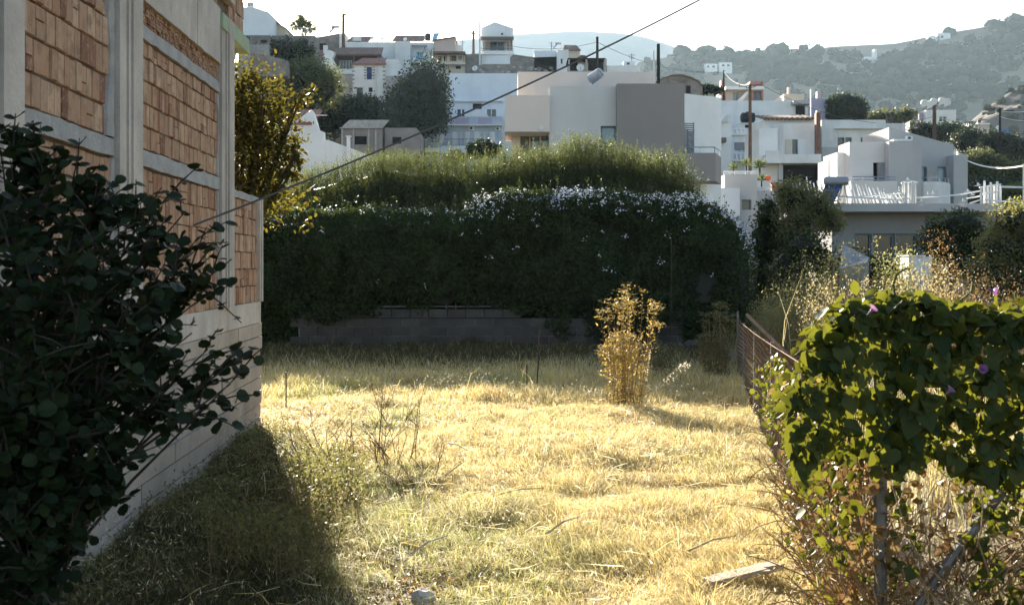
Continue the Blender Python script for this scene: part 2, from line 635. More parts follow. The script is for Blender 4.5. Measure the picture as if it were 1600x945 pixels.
def wbox(mb, s0, s1, z0, z1, o0, o1):
    c = [W(s0, z0, o1), W(s1, z0, o1), W(s1, z0, o0), W(s0, z0, o0), W(s0, z1, o1), W(s1, z1, o1), W(s1, z1, o0), W(s0, z1, o0)]
    return mb.add(c, [(3, 2, 1, 0), (4, 5, 6, 7), (0, 1, 5, 4), (1, 2, 6, 5), (2, 3, 7, 6), (3, 0, 4, 7)])


bld = thing('unfinished_building', W(8, 0), 'unfinished building of orange clay bricks and bare concrete frame beside the dry lot', 'building')
core = MB()
wbox(core, 2.6, 10.60, -.4, 3.362, -5.5, -.016)
wbox(core, 2.6, 7.57, 3.362, 3.54, -5.5, -.016)
wbox(core, 7.57, 10.60, 3.362, 3.54, -5.5, -.2)
wbox(core, 2.6, 10.60, 3.54, 7.6, -5.5, -.016)
wbox(core, 10.60, 12.33, -.4, 2.46, -5.5, -.016)
wbox(core, 10.60, 11.40, 3.99, 7.6, -5.5, -.016)
wbox(core, 11.40, 13.60, 5.02, 7.6, -5.5, .12)  # unseen upper overhang, added to keep the round-leaved bush in shade
core.build('wall', 'clay_mortar', bld)

# foundation wall: board-marked lifts of concrete, then a smooth ring beam
zs_ = np.linspace(-.3, 1.15, 11)
rr = random.Random(3)
for i in range(10):
    s = 2.6 - rr.random()
    while s < 12.35:
        e = min(s + rr.uniform(1.3, 2.7), 12.35)
        if 12.35 - e < .5:
            e = 12.35
        pb_ = MB()
        wbox(pb_, max(s, 2.6) + .003, e - .003, zs_[i] + .006, zs_[i + 1] - .006, -.2, rr.uniform(.0, .026))
        pb_.build('formed_concrete_strip', 'formed_concrete', bld)
        s = e
pb_ = MB()
wbox(pb_, 2.6, 12.34, -.3, 1.15, -.22, -.004)
pb_.build('foundation_core', 'grey_mortar', bld)
for a, b_ in ((2.6, 5.7), (5.7, 8.9), (8.9, 12.345)):
    pb_ = MB()
    wbox(pb_, a, b_ - .004, 1.15, 1.37, -.25, .012)
    pb_.build('ring_beam', 'concrete', bld)


def column(s0, s1, z0, z1, out_):
    """concrete column with the ridges that the shuttering boards left"""
    q = MB()
    w = (s1 - s0)
    cuts = [0, .3, .36, .46, .52, 1] if w > .3 else [0, .45, .5, 1]
    for k in range(len(cuts) - 1):
        wbox(q, s0 + w * cuts[k], s0 + w * cuts[k + 1], z0, z1, -.3, out_ - (.018 if k % 2 else 0) + .004 * k)
    q.build('column', 'concrete', bld)


column(5.02, 5.54, 1.37, 7.6, .04)
column(7.11, 7.57, 1.37, 7.6, .05)
column(10.20, 10.68, 1.37, 3.99, .04)
column(10.20, 10.68, 4.16, 7.6, .04)
column(12.18, 12.34, 1.37, 2.46, .03)


def beam(s0, s1, z0, z1, o, name='beam', mat='grey_mortar', wav=.006):
    q = MB()
    n = max(2, int((s1 - s0) / .12))
    vs, fs = [], []
    for i in range(n + 1):
        s = s0 + (s1 - s0) * i / n
        a, c_ = z0 + rr.uniform(-wav, wav), z1 + rr.uniform(-wav, wav)
        vs += [W(s, a, -.2), W(s, a, o + rr.uniform(-.004, .004)), W(s, c_, o + rr.uniform(-.004, .004)), W(s, c_, -.2)]
    for i in range(n):
        for k in range(4):
            fs.append((i * 4 + k, i * 4 + (k + 1) % 4, (i + 1) * 4 + (k + 1) % 4, (i + 1) * 4 + k))
    fs += [(0, 1, 2, 3), (n * 4 + 3, n * 4 + 2, n * 4 + 1, n * 4)]
    q.add(vs, fs).build(name, mat, bld)


beam(5.54, 7.11, 2.42, 2.53, .018)
beam(7.57, 10.20, 2.42, 2.53, .018)
beam(7.57, 10.20, 3.28, 3.37, .020)
beam(2.6, 5.02, 2.42, 2.53, .018)
beam(10.68, 12.18, 2.40, 2.47, .012)
for a, b_ in ((7.57, 8.45), (8.45, 9.3), (9.3, 10.20)):
    beam(a, b_ - .004, 3.53, 4.02, .03, 'fascia_beam', 'concrete', .002)
beam(2.6, 7.11, 3.99, 4.14, .03, 'fascia_beam', 'concrete', .004)
q = MB()
wbox(q, 10.18, 11.44, 3.85, 3.985, -5.5, .055)
wbox(q, 10.70, 11.30, 3.78, 3.85, -5.0, -.05)
q.build('balcony_slab', 'cornice_paint', bld)

def smear(s0, s1, z0, z1, out_, side, name='mortar_smear'):
    """mortar squeezed out along a column, with a ragged edge"""
    n = int((z1 - z0) / .05)
    vs, fs = [], []
    for i in range(n + 1):
        z = z0 + (z1 - z0) * i / n
        w = (s1 - s0) * (.55 + .25 * math.sin(i * .43 + 1) + .2 * math.sin(i * .17 + s0)) * rr.uniform(.9, 1.1)
        a, c_ = (s1 - w, s1) if side > 0 else (s0, s0 + w)
        for (s_, o_) in ((a, -.05), (a + .2 * w, out_ * rr.uniform(.4, .8)), (c_ - .2 * w, out_ * rr.uniform(.8, 1.1)), (c_, -.05)):
            vs.append(W(s_, z, o_))
    for i in range(n):
        for k in range(3):
            fs.append((i * 4 + k, i * 4 + k + 1, (i + 1) * 4 + k + 1, (i + 1) * 4 + k))
    MB().add(vs, fs).build(name, 'grey_mortar', bld)


smear(6.93, 7.115, 2.54, 3.97, .022, 1)
smear(6.98, 7.115, 1.38, 2.41, .02, 1)
smear(5.535, 5.62, 2.54, 3.97, .018, -1)
smear(7.565, 7.63, 2.54, 3.27, .016, -1)
smear(10.1, 10.205, 2.54, 3.27, .016, 1)
smear(10.12, 10.205, 1.38, 2.41, .016, 1)

# bricks: courses standing on end, joints recessed
bricks = []


def courses(s0, s1, z0, z1, hh, wmin, wmax):
    nrow = max(1, int((z1 - z0) / hh + .35))
    h = (z1 - z0) / nrow
    for r in range(nrow):
        s = s0 - rr.uniform(0, .08)
        while s < s1 - .02:
            w = rr.uniform(wmin, wmax)
            if s + w > s1 - .03:
                w = s1 - s
            a = max(s, s0)
            dz = rr.uniform(-.004, .004)
            if s + w - a > .02 and rr.random() < .13:          # two cut pieces, one on the other
                zm = z0 + (r + rr.uniform(.35, .65)) * h
                o1 = rr.uniform(-.006, .004)
                bricks.append((a + .0028, s + w - .0028, z0 + r * h + .005 + dz, zm - .003, o1))
                bricks.append((a + .0028, s + w - .0028, zm + .003, z0 + (r + 1) * h - .005 + dz, o1 - .003))
            elif s + w - a > .02:
                bricks.append((a + .0028, s + w - .0028, z0 + r * h + .005 + dz, z0 + (r + 1) * h - .005 + dz, rr.choice((-.007, -.004, 0, 0, 0, 0, .003)) + rr.uniform(-.002, .003)))
            s += w


courses(5.54, 7.08, 1.37, 2.41, .175, .09, .15)
courses(5.54, 7.05, 2.54, 3.98, .18, .09, .15)
courses(7.57, 10.2, 1.37, 2.41, .175, .07, .14)
courses(7.57, 10.2, 2.54, 3.17, .172, .07, .14)
courses(7.57, 10.2, 3.17, 3.275, .2, .075, .13)
courses(10.68, 12.18, 1.37, 2.40, .175, .085, .15)
courses(10.68, 11.43, 4.0, 5.6, .18, .09, .15)
courses(7.57, 10.2, 4.03, 4.8, .18, .09, .15)
courses(2.6, 5.02, 1.37, 2.41, .18, .12, .18)
courses(2.6, 5.02, 2.54, 3.98, .18, .12, .18)


def brick_size(k):
    s = (k[0] + k[1]) / 2
    x = (-2.154 - .0444 * s) / s * F + CX
    z = (k[2] + k[3]) / 2
    y = HY - (z - EYE) * F / s
    d0, d1 = W(k[0], 0), W(k[1], 0)
    area = abs(d1.x / d1.y - d0.x / d0.y) * F * (k[3] - k[2]) / s * F
    if x < -10 or y < -20:
        area *= .01
    if y > 300 and x < 330:                      # behind the leaves of the bush
        area *= .35
    return -area


bricks.sort(key=brick_size)
bm_ = bpy.data.meshes.new('brick')
i_ = .035
bm_.from_pydata([(0, 0, 0), (1, 0, 0), (1, 0, 1), (0, 0, 1), (0, .9, 0), (1, .9, 0), (1, .9, 1), (0, .9, 1),
                 (i_, 1, i_), (1 - i_, 1, i_), (1 - i_, 1, 1 - i_), (i_, 1, 1 - i_)], [],
                [(4, 5, 1, 0), (5, 6, 2, 1), (6, 7, 3, 2), (7, 4, 0, 3), (8, 9, 5, 4), (9, 10, 6, 5), (10, 11, 7, 6), (11, 8, 4, 7), (11, 10, 9, 8)])
bm_.update()
bm_.materials.append(MATS['clay_brick'])
inv_ = parent_world(bld).inverted()
for s0, s1, z0, z1, o in bricks[:300]:
    ob = bpy.data.objects.new('brick', bm_)
    L = (W(s1, 0) - W(s0, 0)).length
    M4 = Matrix(((_t * L), (_n * (.1 + o)), Vector((0, 0, z1 - z0)))).transposed().to_4x4()
    ob.matrix_world = Matrix.Translation(W(s0, z0, -.1)) @ M4
    COL.objects.link(ob)
    ob.parent = bld
    ob.matrix_parent_inverse = inv_
q = MB()
tints = []
for s0, s1, z0, z1, o in bricks[300:]:
    wbox(q, s0, s1, z0, z1, -.1, o)
    tints += [rr.random()] * 8
ob = q.build('brickwork', 'clay_brick', bld, kind='stuff')
ob.data.attributes.new('tint', 'FLOAT', 'POINT').data.foreach_set('value', tints)
# a band of small hollow bricks laid with their open ends outwards
q = MB()
tints = []
s = 7.585
while s < 10.18:
    for r in range(4):
        z = 3.372 + r * .0395
        wd, g = .052, rr.uniform(-.01, .012)
        for (a, b_, c_, d_) in ((0, wd, 0, .011), (0, wd, .027, .036), (0, .011, .011, .027), (wd - .013, wd, .011, .027)):
            wbox(q, s + a, s + b_, z + c_, z + d_, -.08, g)
            tints += [rr.random() * .15 + (r * .31 + s * 7.7) % .6] * 8
    s += .055
ob = q.build('hollow_brick_band', 'clay_brick', bld, kind='stuff')
ob.data.attributes.new('tint', 'FLOAT', 'POINT').data.foreach_set('value', tints)
q = MB()
wbox(q, 7.57, 10.2, 3.36, 3.54, -.2, -.05)
q.build('band_backing', 'clay_mortar', bld)

# ---------------------------------------------------------------- block wall below the hedge
bw = thing('block_wall', (0, 24.9, 0), 'low grey wall of concrete blocks along the foot of the dark hedge', 'wall')
bh, bl = .197, .40
for c_ in range(5):
    x = -4.6 - (c_ % 2) * .2
    while x < 3.66:
        w = bl
        if c_ == 4 and (x > .2 and x < 2.9):
            x += bl
            continue
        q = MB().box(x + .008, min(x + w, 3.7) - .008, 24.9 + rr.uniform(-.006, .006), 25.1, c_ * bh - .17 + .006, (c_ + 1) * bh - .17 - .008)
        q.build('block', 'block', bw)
        x += bl
MB().box(-4.62, 3.68, 24.95, 25.08, -.3, 3.9 * bh - .17).build('mortar', 'grey_mortar', bw)
q = MB().tube([(-4.4, 25.0, .86), (-2, 25.0, .865), (.4, 25.0, .86)], .018, 6)
q.build('pipe_rail', 'galvanised', bw)

# ---------------------------------------------------------------- hedges
def hedge_core(name, prof, y0, y1, zb, mat, parent, seed=5, lump=.12):
    """lumpy inner mass so that the hedge is dense: prof = [(x, top)]"""
    xs = np.arange(prof[0][0], prof[-1][0], .16)
    top = np.interp(xs, [p[0] for p in prof], [p[1] for p in prof])
    ring = 9
    vs = []
    for i, x in enumerate(xs):
        for k in range(ring):
            t = k / (ring - 1)
            a = math.pi * t
            yy = (y0 + y1) / 2 - math.cos(a) * (y1 - y0) / 2
            zz = zb + (top[i] - zb) * min(1, math.sin(a) * 1.9)
            nz = float(vnoise(x * 1.0, t * 6, seed, .4)) * lump
            vs.append((x, yy + nz, zz + nz))
    v = np.array(vs)
    n = len(xs)
    i = (np.arange(n - 1)[:, None] * ring + np.arange(ring - 1)[None, :]).reshape(-1, 1)
    f = np.concatenate([i, i + ring, i + ring + 1, i + 1], 1)
    return np_mesh(name, v, f, mat, parent)


# front hedge: plumbago, dark leaves, pale flowers along the top
def hx(px, Y=25.3):
    return (px - CX) / F * Y


def hzz(py, Y=25.3):
    return EYE + (HY - py) / F * Y


prof = [(hx(190), hzz(352)), (hx(300), hzz(345)), (hx(408), hzz(342)), (hx(440), hzz(336)), (hx(520), hzz(334)), (hx(640), hzz(336)), (hx(725), hzz(334)), (hx(745), hzz(318)), (hx(800), hzz(309)),
        (hx(900), hzz(307)), (hx(1000), hzz(308)), (hx(1070), hzz(314)), (hx(1120), hzz(330)), (hx(1160), hzz(352)), (hx(1178), hzz(385))]
bot = [(hx(190), .0), (hx(405), .0), (hx(480), .1), (hx(505), .55), (hx(560), .75), (hx(600), .6), (hx(660), .8), (hx(680), 1.0), (hx(770), .98), (hx(820), .75), (hx(870), .2), (hx(960), .05), (hx(1010), .3), (hx(1050), .6), (hx(1062), .1), (hx(1180), .1)]
hedge = thing('flowering_hedge', (0, 25.6, 0), 'tall dark clipped hedge with pale blue and white flowers along its top', 'hedge')
hedge_core('inner_growth', [(p[0], p[1] - .22) for p in prof], 25.15, 26.9, 1.0, 'hedge_inner', hedge)
# lower core at both ends, where the hedge reaches the ground
for xa, xb in ((hx(190), hx(484)), (hx(1066), hx(1176))):
    hedge_core('inner_growth', [(xa, 1.6), (xb, 1.6)], 25.2, 26.9, .0, 'hedge_inner', hedge, 8)
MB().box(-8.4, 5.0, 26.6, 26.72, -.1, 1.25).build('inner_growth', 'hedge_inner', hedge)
N = 82000
x = RNG.uniform(prof[0][0], prof[-1][0], N)
tp = np.interp(x, [p[0] for p in prof], [p[1] for p in prof]) + .10 * fbm(x, x * 0, 4, .8, 3)
bt = np.interp(x, [p[0] for p in bot], [p[1] for p in bot]) + .12 * fbm(x, x * 0 + 3, 6, .5, 3)
k = RNG.random(N)
onface = k < .74
z = np.where(onface, bt + (tp - bt) * RNG.random(N), tp)
# bulges of the face
bul = .26 * fbm(x, z, 15, .95, 3) + .14 * fbm(x, z, 18, .34, 2)
rnd = np.clip((z - (tp - .5)) / .5, 0, 1)
yf = 24.80 - bul + .45 * rnd ** 2 + np.abs(RNG.normal(0, .09, N))
yt = 25.2 + RNG.random(N) ** 1.2 * 1.6
y = np.where(onface, yf, yt)
z = np.where(onface, z, tp - .05 + RNG.normal(0, .06, N) + .1 * fbm(x, y, 23, .6, 3))
end = sstep(hx(1120), hx(1180), x)
y = y + end * RNG.random(N) * 1.2
pos = np.stack([x, y, z], 1)
out_ = np.where(onface[:, None], np.array([[0, -1, .25]]), np.array([[0, -.2, 1]])) + RNG.normal(0, .65, (N, 3))
dv = RNG.normal(0, 1, (N, 3)) + np.array([0, -.3, .1])
leaves('foliage', pos, dv, unit(out_), RNG.uniform(.05, .125, N), RNG.uniform(.026, .055, N), 'hedge_leaf', hedge,
       tint=np.clip(.5 + .45 * fbm(x, z + y, 88, .5, 3) + RNG.normal(0, .18, N), 0, .999))
# arching sprays that break the outline
q = MB()
sp, sd = [], []
for i in range(420):
    xx = rr.uniform(prof[0][0] + .3, prof[-1][0])
    tt = float(np.interp(xx, [p[0] for p in prof], [p[1] for p in prof]))
    yy = rr.uniform(25.0, 26.3)
    a = Vector((xx, yy, tt - .15))
    dr = Vector((rr.uniform(-.5, .5), rr.uniform(-.6, .2), 1)).normalized() * rr.choice((.2, .3, .45, .6))
    pts = [a, a + dr * .5, a + dr * .9 + Vector((dr.x * .3, dr.y * .3, -.02))]
    q.tube(pts, .004, 3, False)
    for j in range(9):
        t = rr.random()
        sp.append(a + dr * (.35 + .65 * t))
        sd.append((rr.uniform(-1, 1), rr.uniform(-1, 1), rr.uniform(-.2, 1)))
q.build('stems', 'bark', hedge, kind='stuff')
sp, sd = np.array(sp), np.array(sd)
leaves('foliage', sp, sd, RNG.normal(0, 1, sp.shape) + [0, 0, .6], RNG.uniform(.04, .08, len(sp)), .03, 'hedge_leaf', hedge)
# flowers: heads of five petals along the top, a few down the face
hp, hs_ = [], []
while len(hp) < 720:
    xx = rr.uniform(prof[0][0], prof[-1][0])
    dens = float(np.interp(xx, [hx(200), hx(470), hx(720), hx(745), hx(1100), hx(1170)], [.08, .16, .14, 1, 1, .8]))
    if rr.random() > dens:
        continue
    tt = float(np.interp(xx, [p[0] for p in prof], [p[1] for p in prof]))
    if rr.random() < .955:
        yy = rr.uniform(24.75, 26.2)
        zz = tt + rr.uniform(-.06, .14) + .08 * float(fbm(xx, yy, 23, .6, 3))
        if yy < 25.1:
            zz -= rr.random() ** 2 * .35
    else:
        yy = 24.62 - rr.random() * .05
        zz = tt - .25 - rr.random() ** 1.6 * 1.5
    hp.append((xx, yy, zz))
    hs_.append(vnoise(xx, yy, 77, .9) > .15)
fp, fd, fn_, ft = [], [], [], []
for (a, b_, c_), bl_ in zip(hp, hs_):
    for j in range(rr.randint(4, 9)):
        fp.append((a + rr.gauss(0, .035), b_ + rr.gauss(0, .035), c_ + rr.gauss(0, .03)))
        fd.append((rr.gauss(0, 1), rr.gauss(0, 1), rr.gauss(.3, .6)))
        fn_.append((rr.gauss(0, .6), -.6 + rr.gauss(0, .5), .8))
        ft.append(bl_ and rr.random() < .3)
fp, fd, fn_, ft = map(np.array, (fp, fd, fn_, ft))
for flag, mt in ((False, 'white_petal'), (True, 'blue_petal')):
    s_ = ft == flag
    leaves('blossoms', fp[s_], fd[s_], fn_[s_], RNG.uniform(.03, .05, s_.sum()), .034, mt, hedge, 'oval', kind='stuff')
# bare stems in the gap over the wall
q = MB()
for i in range(34):
    xx = hx(rr.uniform(500, 1060))
    a = Vector((xx, rr.uniform(25.2, 25.9), .0))
    b_ = a + Vector((rr.uniform(-.5, .5), rr.uniform(-.2, .2), 1.5))
    mid = (a + b_) / 2 + Vector((rr.uniform(-.3, .3), 0, 0))
    q.tube([a, mid, b_], [.022, .016, .009], 5)
q.build('branches', 'bark', hedge)

# white slatted panel glimpsed through the gap
sl = thing('slatted_panel', (hx(705), 26.45, .6), 'white slatted panel glimpsed through the gap low in the dark hedge', 'panel')
for i in range(5):
    MB().box(hx(691), hx(708), 26.42, 26.45, 1.0 + i * .065, 1.03 + i * .065).build('slat', 'white_cable', sl)
for xx in (691.5, 707):
    MB().box(hx(xx), hx(xx) + .03, 26.46, 26.49, .0, 1.35).build('post', 'white_cable', sl)


# rear hedges of grey-green upright shoots
def shoot_hedge(label, profpx, Y, depth, zb, n, seed, lean=.19, name='olive_hedge'):
    pr = [(hx(a, Y), hzz(b_, Y)) for a, b_ in profpx]
    o = thing(name, ((pr[0][0] + pr[-1][0]) / 2, Y + depth / 2, gz1(0, Y)), label, 'hedge', 'grey-green hedges behind the flowering hedge')
    hedge_core('inner_growth', [(p[0], p[1] - .34) for p in pr], Y + .85, Y + depth, zb, 'hedge_inner', o, seed, .15)
    rg = np.random.default_rng(seed)
    bx = rg.uniform(pr[0][0], pr[-1][0], n)
    by = Y + rg.random(n) ** 1.7 * depth
    tp_ = np.interp(bx, [p[0] for p in pr], [p[1] for p in pr]) + .24 * fbm(bx, by, seed, .8, 3)
    f_ = rg.random(n)
    topz = np.where(f_ < .55, tp_ + rg.normal(0, .12, n), zb + .5 + (tp_ - zb - .6) * rg.random(n) ** .75)
    by = np.where(f_ < .55, by, Y + rg.random(n) ** 2 * .7)
    # the front face bulges towards the viewer lower down
    ln = rg.uniform(.35, 1.15, n)
    sh = np.stack([rg.normal(0, lean, n), rg.normal(-.05, lean, n), np.ones(n)], 1)
    by = by - (f_ > .55) * np.clip((tp_ - topz) * .16, 0, .3)
    K = 22
    t = np.tile(np.linspace(.0, 1, K), n)
    base = np.stack([bx, by, topz - ln], 1)
    pos = np.repeat(base, K, 0) + np.repeat(unit(sh) * ln[:, None], K, 0) * t[:, None]
    ang = np.tile(np.arange(K) * 2.4, n) + np.repeat(rg.uniform(0, 6, n), K)
    rad = np.stack([np.cos(ang), np.sin(ang), np.zeros_like(ang)], 1)
    d_ = rad * .75 + np.array([0, 0, .8]) + rg.normal(0, .2, rad.shape)
    lf = rg.uniform(.045, .12, n * K) * (1 - .35 * t)
    leaves('foliage', pos, d_, rad * -.5 + np.array([0, 0, 1.]) + rg.normal(0, .4, rad.shape), lf, lf * .26, 'olive_leaf', o,
           tint=np.clip(np.repeat(rg.random(n), K) * .8 + rg.random(n * K) * .2, 0, .999))
    q = MB()
    for i in range(0, n, 6):
        q.add([base[i], base[i] + (.006, 0, 0), base[i] + unit(sh[i]) * ln[i]], [(0, 1, 2)])
    q.build('stems', 'bark', o, kind='stuff')
    return o


shoot_hedge('long grey-green hedge of upright shoots between the backlit tree and the taller mound',
            [(230, 300), (340, 285), (440, 285), (480, 272), (520, 262), (560, 250), (610, 243), (660, 250), (700, 247), (740, 252), (775, 262)], 29.6, 2.2, 1.5, 4400, 61)
shoot_hedge('tallest rounded grey-green hedge in front of the taupe house',
            [(728, 275), (760, 248), (800, 236), (850, 228), (900, 219), (950, 224), (1000, 232), (1040, 243), (1070, 262), (1090, 292), (1100, 318)], 28.6, 2.6, 1.5, 4300, 62)

# ---------------------------------------------------------------- steel stakes in the grass
def stake(px, pyb, pyt, lean, label, r=.009):
    Y = EYE * F / (pyb - HY)
    a = Vector(P(px, pyb, Y))
    a.z = gz1(a.x, a.y) - .15
    b_ = Vector(P(px + lean, pyt, Y))
    q = MB().tube([a, (a + b_) / 2 + Vector((.004, 0, 0)), b_], r, 6)
    q.build('stake', 'steel_stake', None, label=label, cat='stake', group='steel stakes stuck in the lot')


stake(446, 640, 581, 1, 'thin dark stake standing in the sunlit grass near the brick building')
stake(823, 615, 568, 0, 'shorter thin dark stake at the shade edge in mid lot')
stake(838, 603, 516, 5, 'taller leaning dark stake standing in the shade before the hedge', .011)

# ---------------------------------------------------------------- overhead cables
def sag(p0, p1, s, n=24):
    p0, p1 = Vector(p0), Vector(p1)
    return [p0.lerp(p1, i / n) - Vector((0, 0, s * 4 * (i / n) * (1 - i / n))) for i in range(n + 1)]


def cable(name, p0, p1, s, r, label, mat='cable', n=24):
    return MB().tube(sag(p0, p1, s, n), r, 5).build(name, mat, None, label=label, cat='cable')


cable('overhead_cable', W(9.15, EYE + (HY - 352) / F * 9.15, .03), P(1180, -46, 11.5), .10, .0088,
      'thick dark cable rising from the brick building across the sky', n=40)

# ---------------------------------------------------------------- trees
def crown_points(ells, n, rg, shell=.45, clump=.16):
    """leaf centres in clumps spread through ellipsoids (cx,cy,cz,rx,ry,rz)"""
    vol = np.array([e[3] * e[5] for e in ells])
    pick = rg.choice(len(ells), n // 14 + 1, p=vol / vol.sum())
    e = np.array(ells)[pick]
    d = unit(rg.normal(0, 1, (len(pick), 3)))
    r = (shell + (1.02 - shell) * rg.random(len(pick)) ** .55)[:, None]
    c_ = e[:, :3] + d * r * e[:, 3:6]
    idx = np.repeat(np.arange(len(pick)), 14)[:n]
    sz = np.minimum(e[:, 3], e[:, 5])[idx, None] * clump
    off = rg.normal(0, 1, (len(idx), 3)) * sz
    return c_[idx] + off, d[idx], idx


def lump(c, r, seed, sub=2, amp=.22):
    """uneven rounded mass (inner crown)"""
    import bmesh
    bm = bmesh.new()
    bmesh.ops.create_icosphere(bm, subdivisions=sub, radius=1)
    rg = random.Random(seed)
    ph = [rg.uniform(0, 6) for _ in range(6)]
    vs = []
    for v in bm.verts:
        p = v.co
        k = 1 + amp * (math.sin(3 * p.x + ph[0]) * math.sin(3.3 * p.y + ph[1]) + .6 * math.sin(6 * p.z + ph[2]) * math.sin(5 * p.x + ph[3]))
        vs.append((c[0] + p.x * k * r[0], c[1] + p.y * k * r[1], c[2] + p.z * k * r[2]))
    fs = [tuple(v.index for v in f.verts) for f in bm.faces]
    bm.free()
    return vs, fs


def tree(name, label, ells, base, n, leaf, mat, seed, trunk=None, core=.62, bark='bark', cat='tree', group=None, aspect=.5, shape='diamond', shell=.45,
         clump=.16, corem='hedge_inner'):
    """tapered trunk with limbs to each part of the crown; the crown is many small leaves round a loose inner mass"""
    rg = np.random.default_rng(seed)
    rl = random.Random(seed)
    o = thing(name, base, label, cat, group)
    b_ = Vector(base)
    cz = np.average([e[2] - e[5] * .4 for e in ells])
    r0 = trunk or max(.05, .05 * max(e[3] for e in ells))
    cxm = Vector((np.mean([e[0] for e in ells]), np.mean([e[1] for e in ells]), min(cz, max(b_.z + .4, cz))))
    q = MB()
    fork = b_.lerp(cxm, .62)
    q.tube([b_ - Vector((0, 0, .4)), b_.lerp(fork, .5) + Vector((rl.uniform(-.1, .1) * r0 * 6, 0, 0)), fork], [r0 * 1.25, r0, r0 * .75], 7)
    for e in ells:
        for k in range(3):
            tip = Vector((e[0] + rl.uniform(-.5, .5) * e[3], e[1] + rl.uniform(-.5, .5) * e[4], e[2] + rl.uniform(-.1, .7) * e[5]))
            mid = fork.lerp(tip, .5) + Vector((rl.uniform(-.2, .2) * e[3], 0, .1 * e[5]))
            q.tube([fork, mid, tip], [r0 * .6, r0 * .35, r0 * .12], 5)
    q.build('trunk', bark, o)
    pos, d, idx = crown_points(ells, n, rg, shell, clump)
    nr = d + rg.normal(0, .7, d.shape) + [0, 0, .3]
    dv = rg.normal(0, 1, d.shape) + d * .5
    L = rg.uniform(.7, 1.35, len(pos)) * leaf
    ct = rg.random(idx.max() + 1)
    cr_ = leaves('crown', pos, dv, unit(nr), L, L * aspect, mat, o, shape, tint=np.clip(.75 * ct[idx] + .25 * rg.random(len(pos)), 0, .999))
    if core:
        q = MB()
        for k, e in enumerate(ells):
            q.add(*lump(e[:3], (e[3] * core, e[4] * core, e[5] * core), seed * 7 + k))
        q.build('inner_crown', corem, o)
    return o


def E(px, py, rx, ry, Y, dy=None, yo=0):
    """ellipsoid given by where it shows: centre and half-sizes in photo pixels at distance Y"""
    c_ = P(px, py, Y)
    return (c_[0], Y + yo, c_[2], rx / F * Y, (dy if dy is not None else rx / F * Y * .8), ry / F * Y)


# backlit tree behind the end of the brick building
YT = 13.3
tree('backlit_tree', 'backlit tree with olive and golden leaves rising behind the end of the brick building',
     [E(395, 160, 48, 62, YT), E(426, 215, 38, 72, YT), E(380, 260, 50, 80, YT), E(420, 300, 45, 52, YT), E(470, 150, 18, 28, YT), E(458, 265, 14, 45, YT),
      E(370, 180, 35, 80, YT)],
     (-3.7, YT, gz1(-3.7, YT)), 7000, .055, 'backlit_leaf', 5, trunk=.07, core=.0, shape='oval', aspect=.55, shell=.08, clump=.33)
q = thing('dry_sprig', P(395, 330, 12.9), 'sprigs of yellow sunlit leaves hanging over the top of the low brick wall', 'sprig')
pp, dd = [], []
mb_ = MB()
for (a, b_, c_, d_) in ((392, 300, 398, 365), (405, 310, 410, 345), (378, 290, 372, 350), (478, 300, 484, 362), (385, 320, 384, 392), (365, 310, 362, 340)):
    s_, e_ = Vector(P(a, b_, 12.75)), Vector(P(c_, d_, 12.6))
    mb_.tube([s_ + Vector((0, .6, .12)), s_, e_], [.008, .006, .003], 4)
    for k in range(26):
        t = rr.random()
        pp.append(s_.lerp(e_, t) + Vector((rr.gauss(0, .05), rr.gauss(0, .05), rr.gauss(0, .04))))
        dd.append((rr.gauss(0, 1), rr.gauss(0, 1), -.8))
mb_.build('stem', 'bark', q, kind='stuff')
pp, dd = np.array(pp), np.array(dd)
leaves('foliage', pp, dd, RNG.normal(0, 1, pp.shape), RNG.uniform(.05, .085, len(pp)), .04, 'backlit_leaf', q, 'oval')
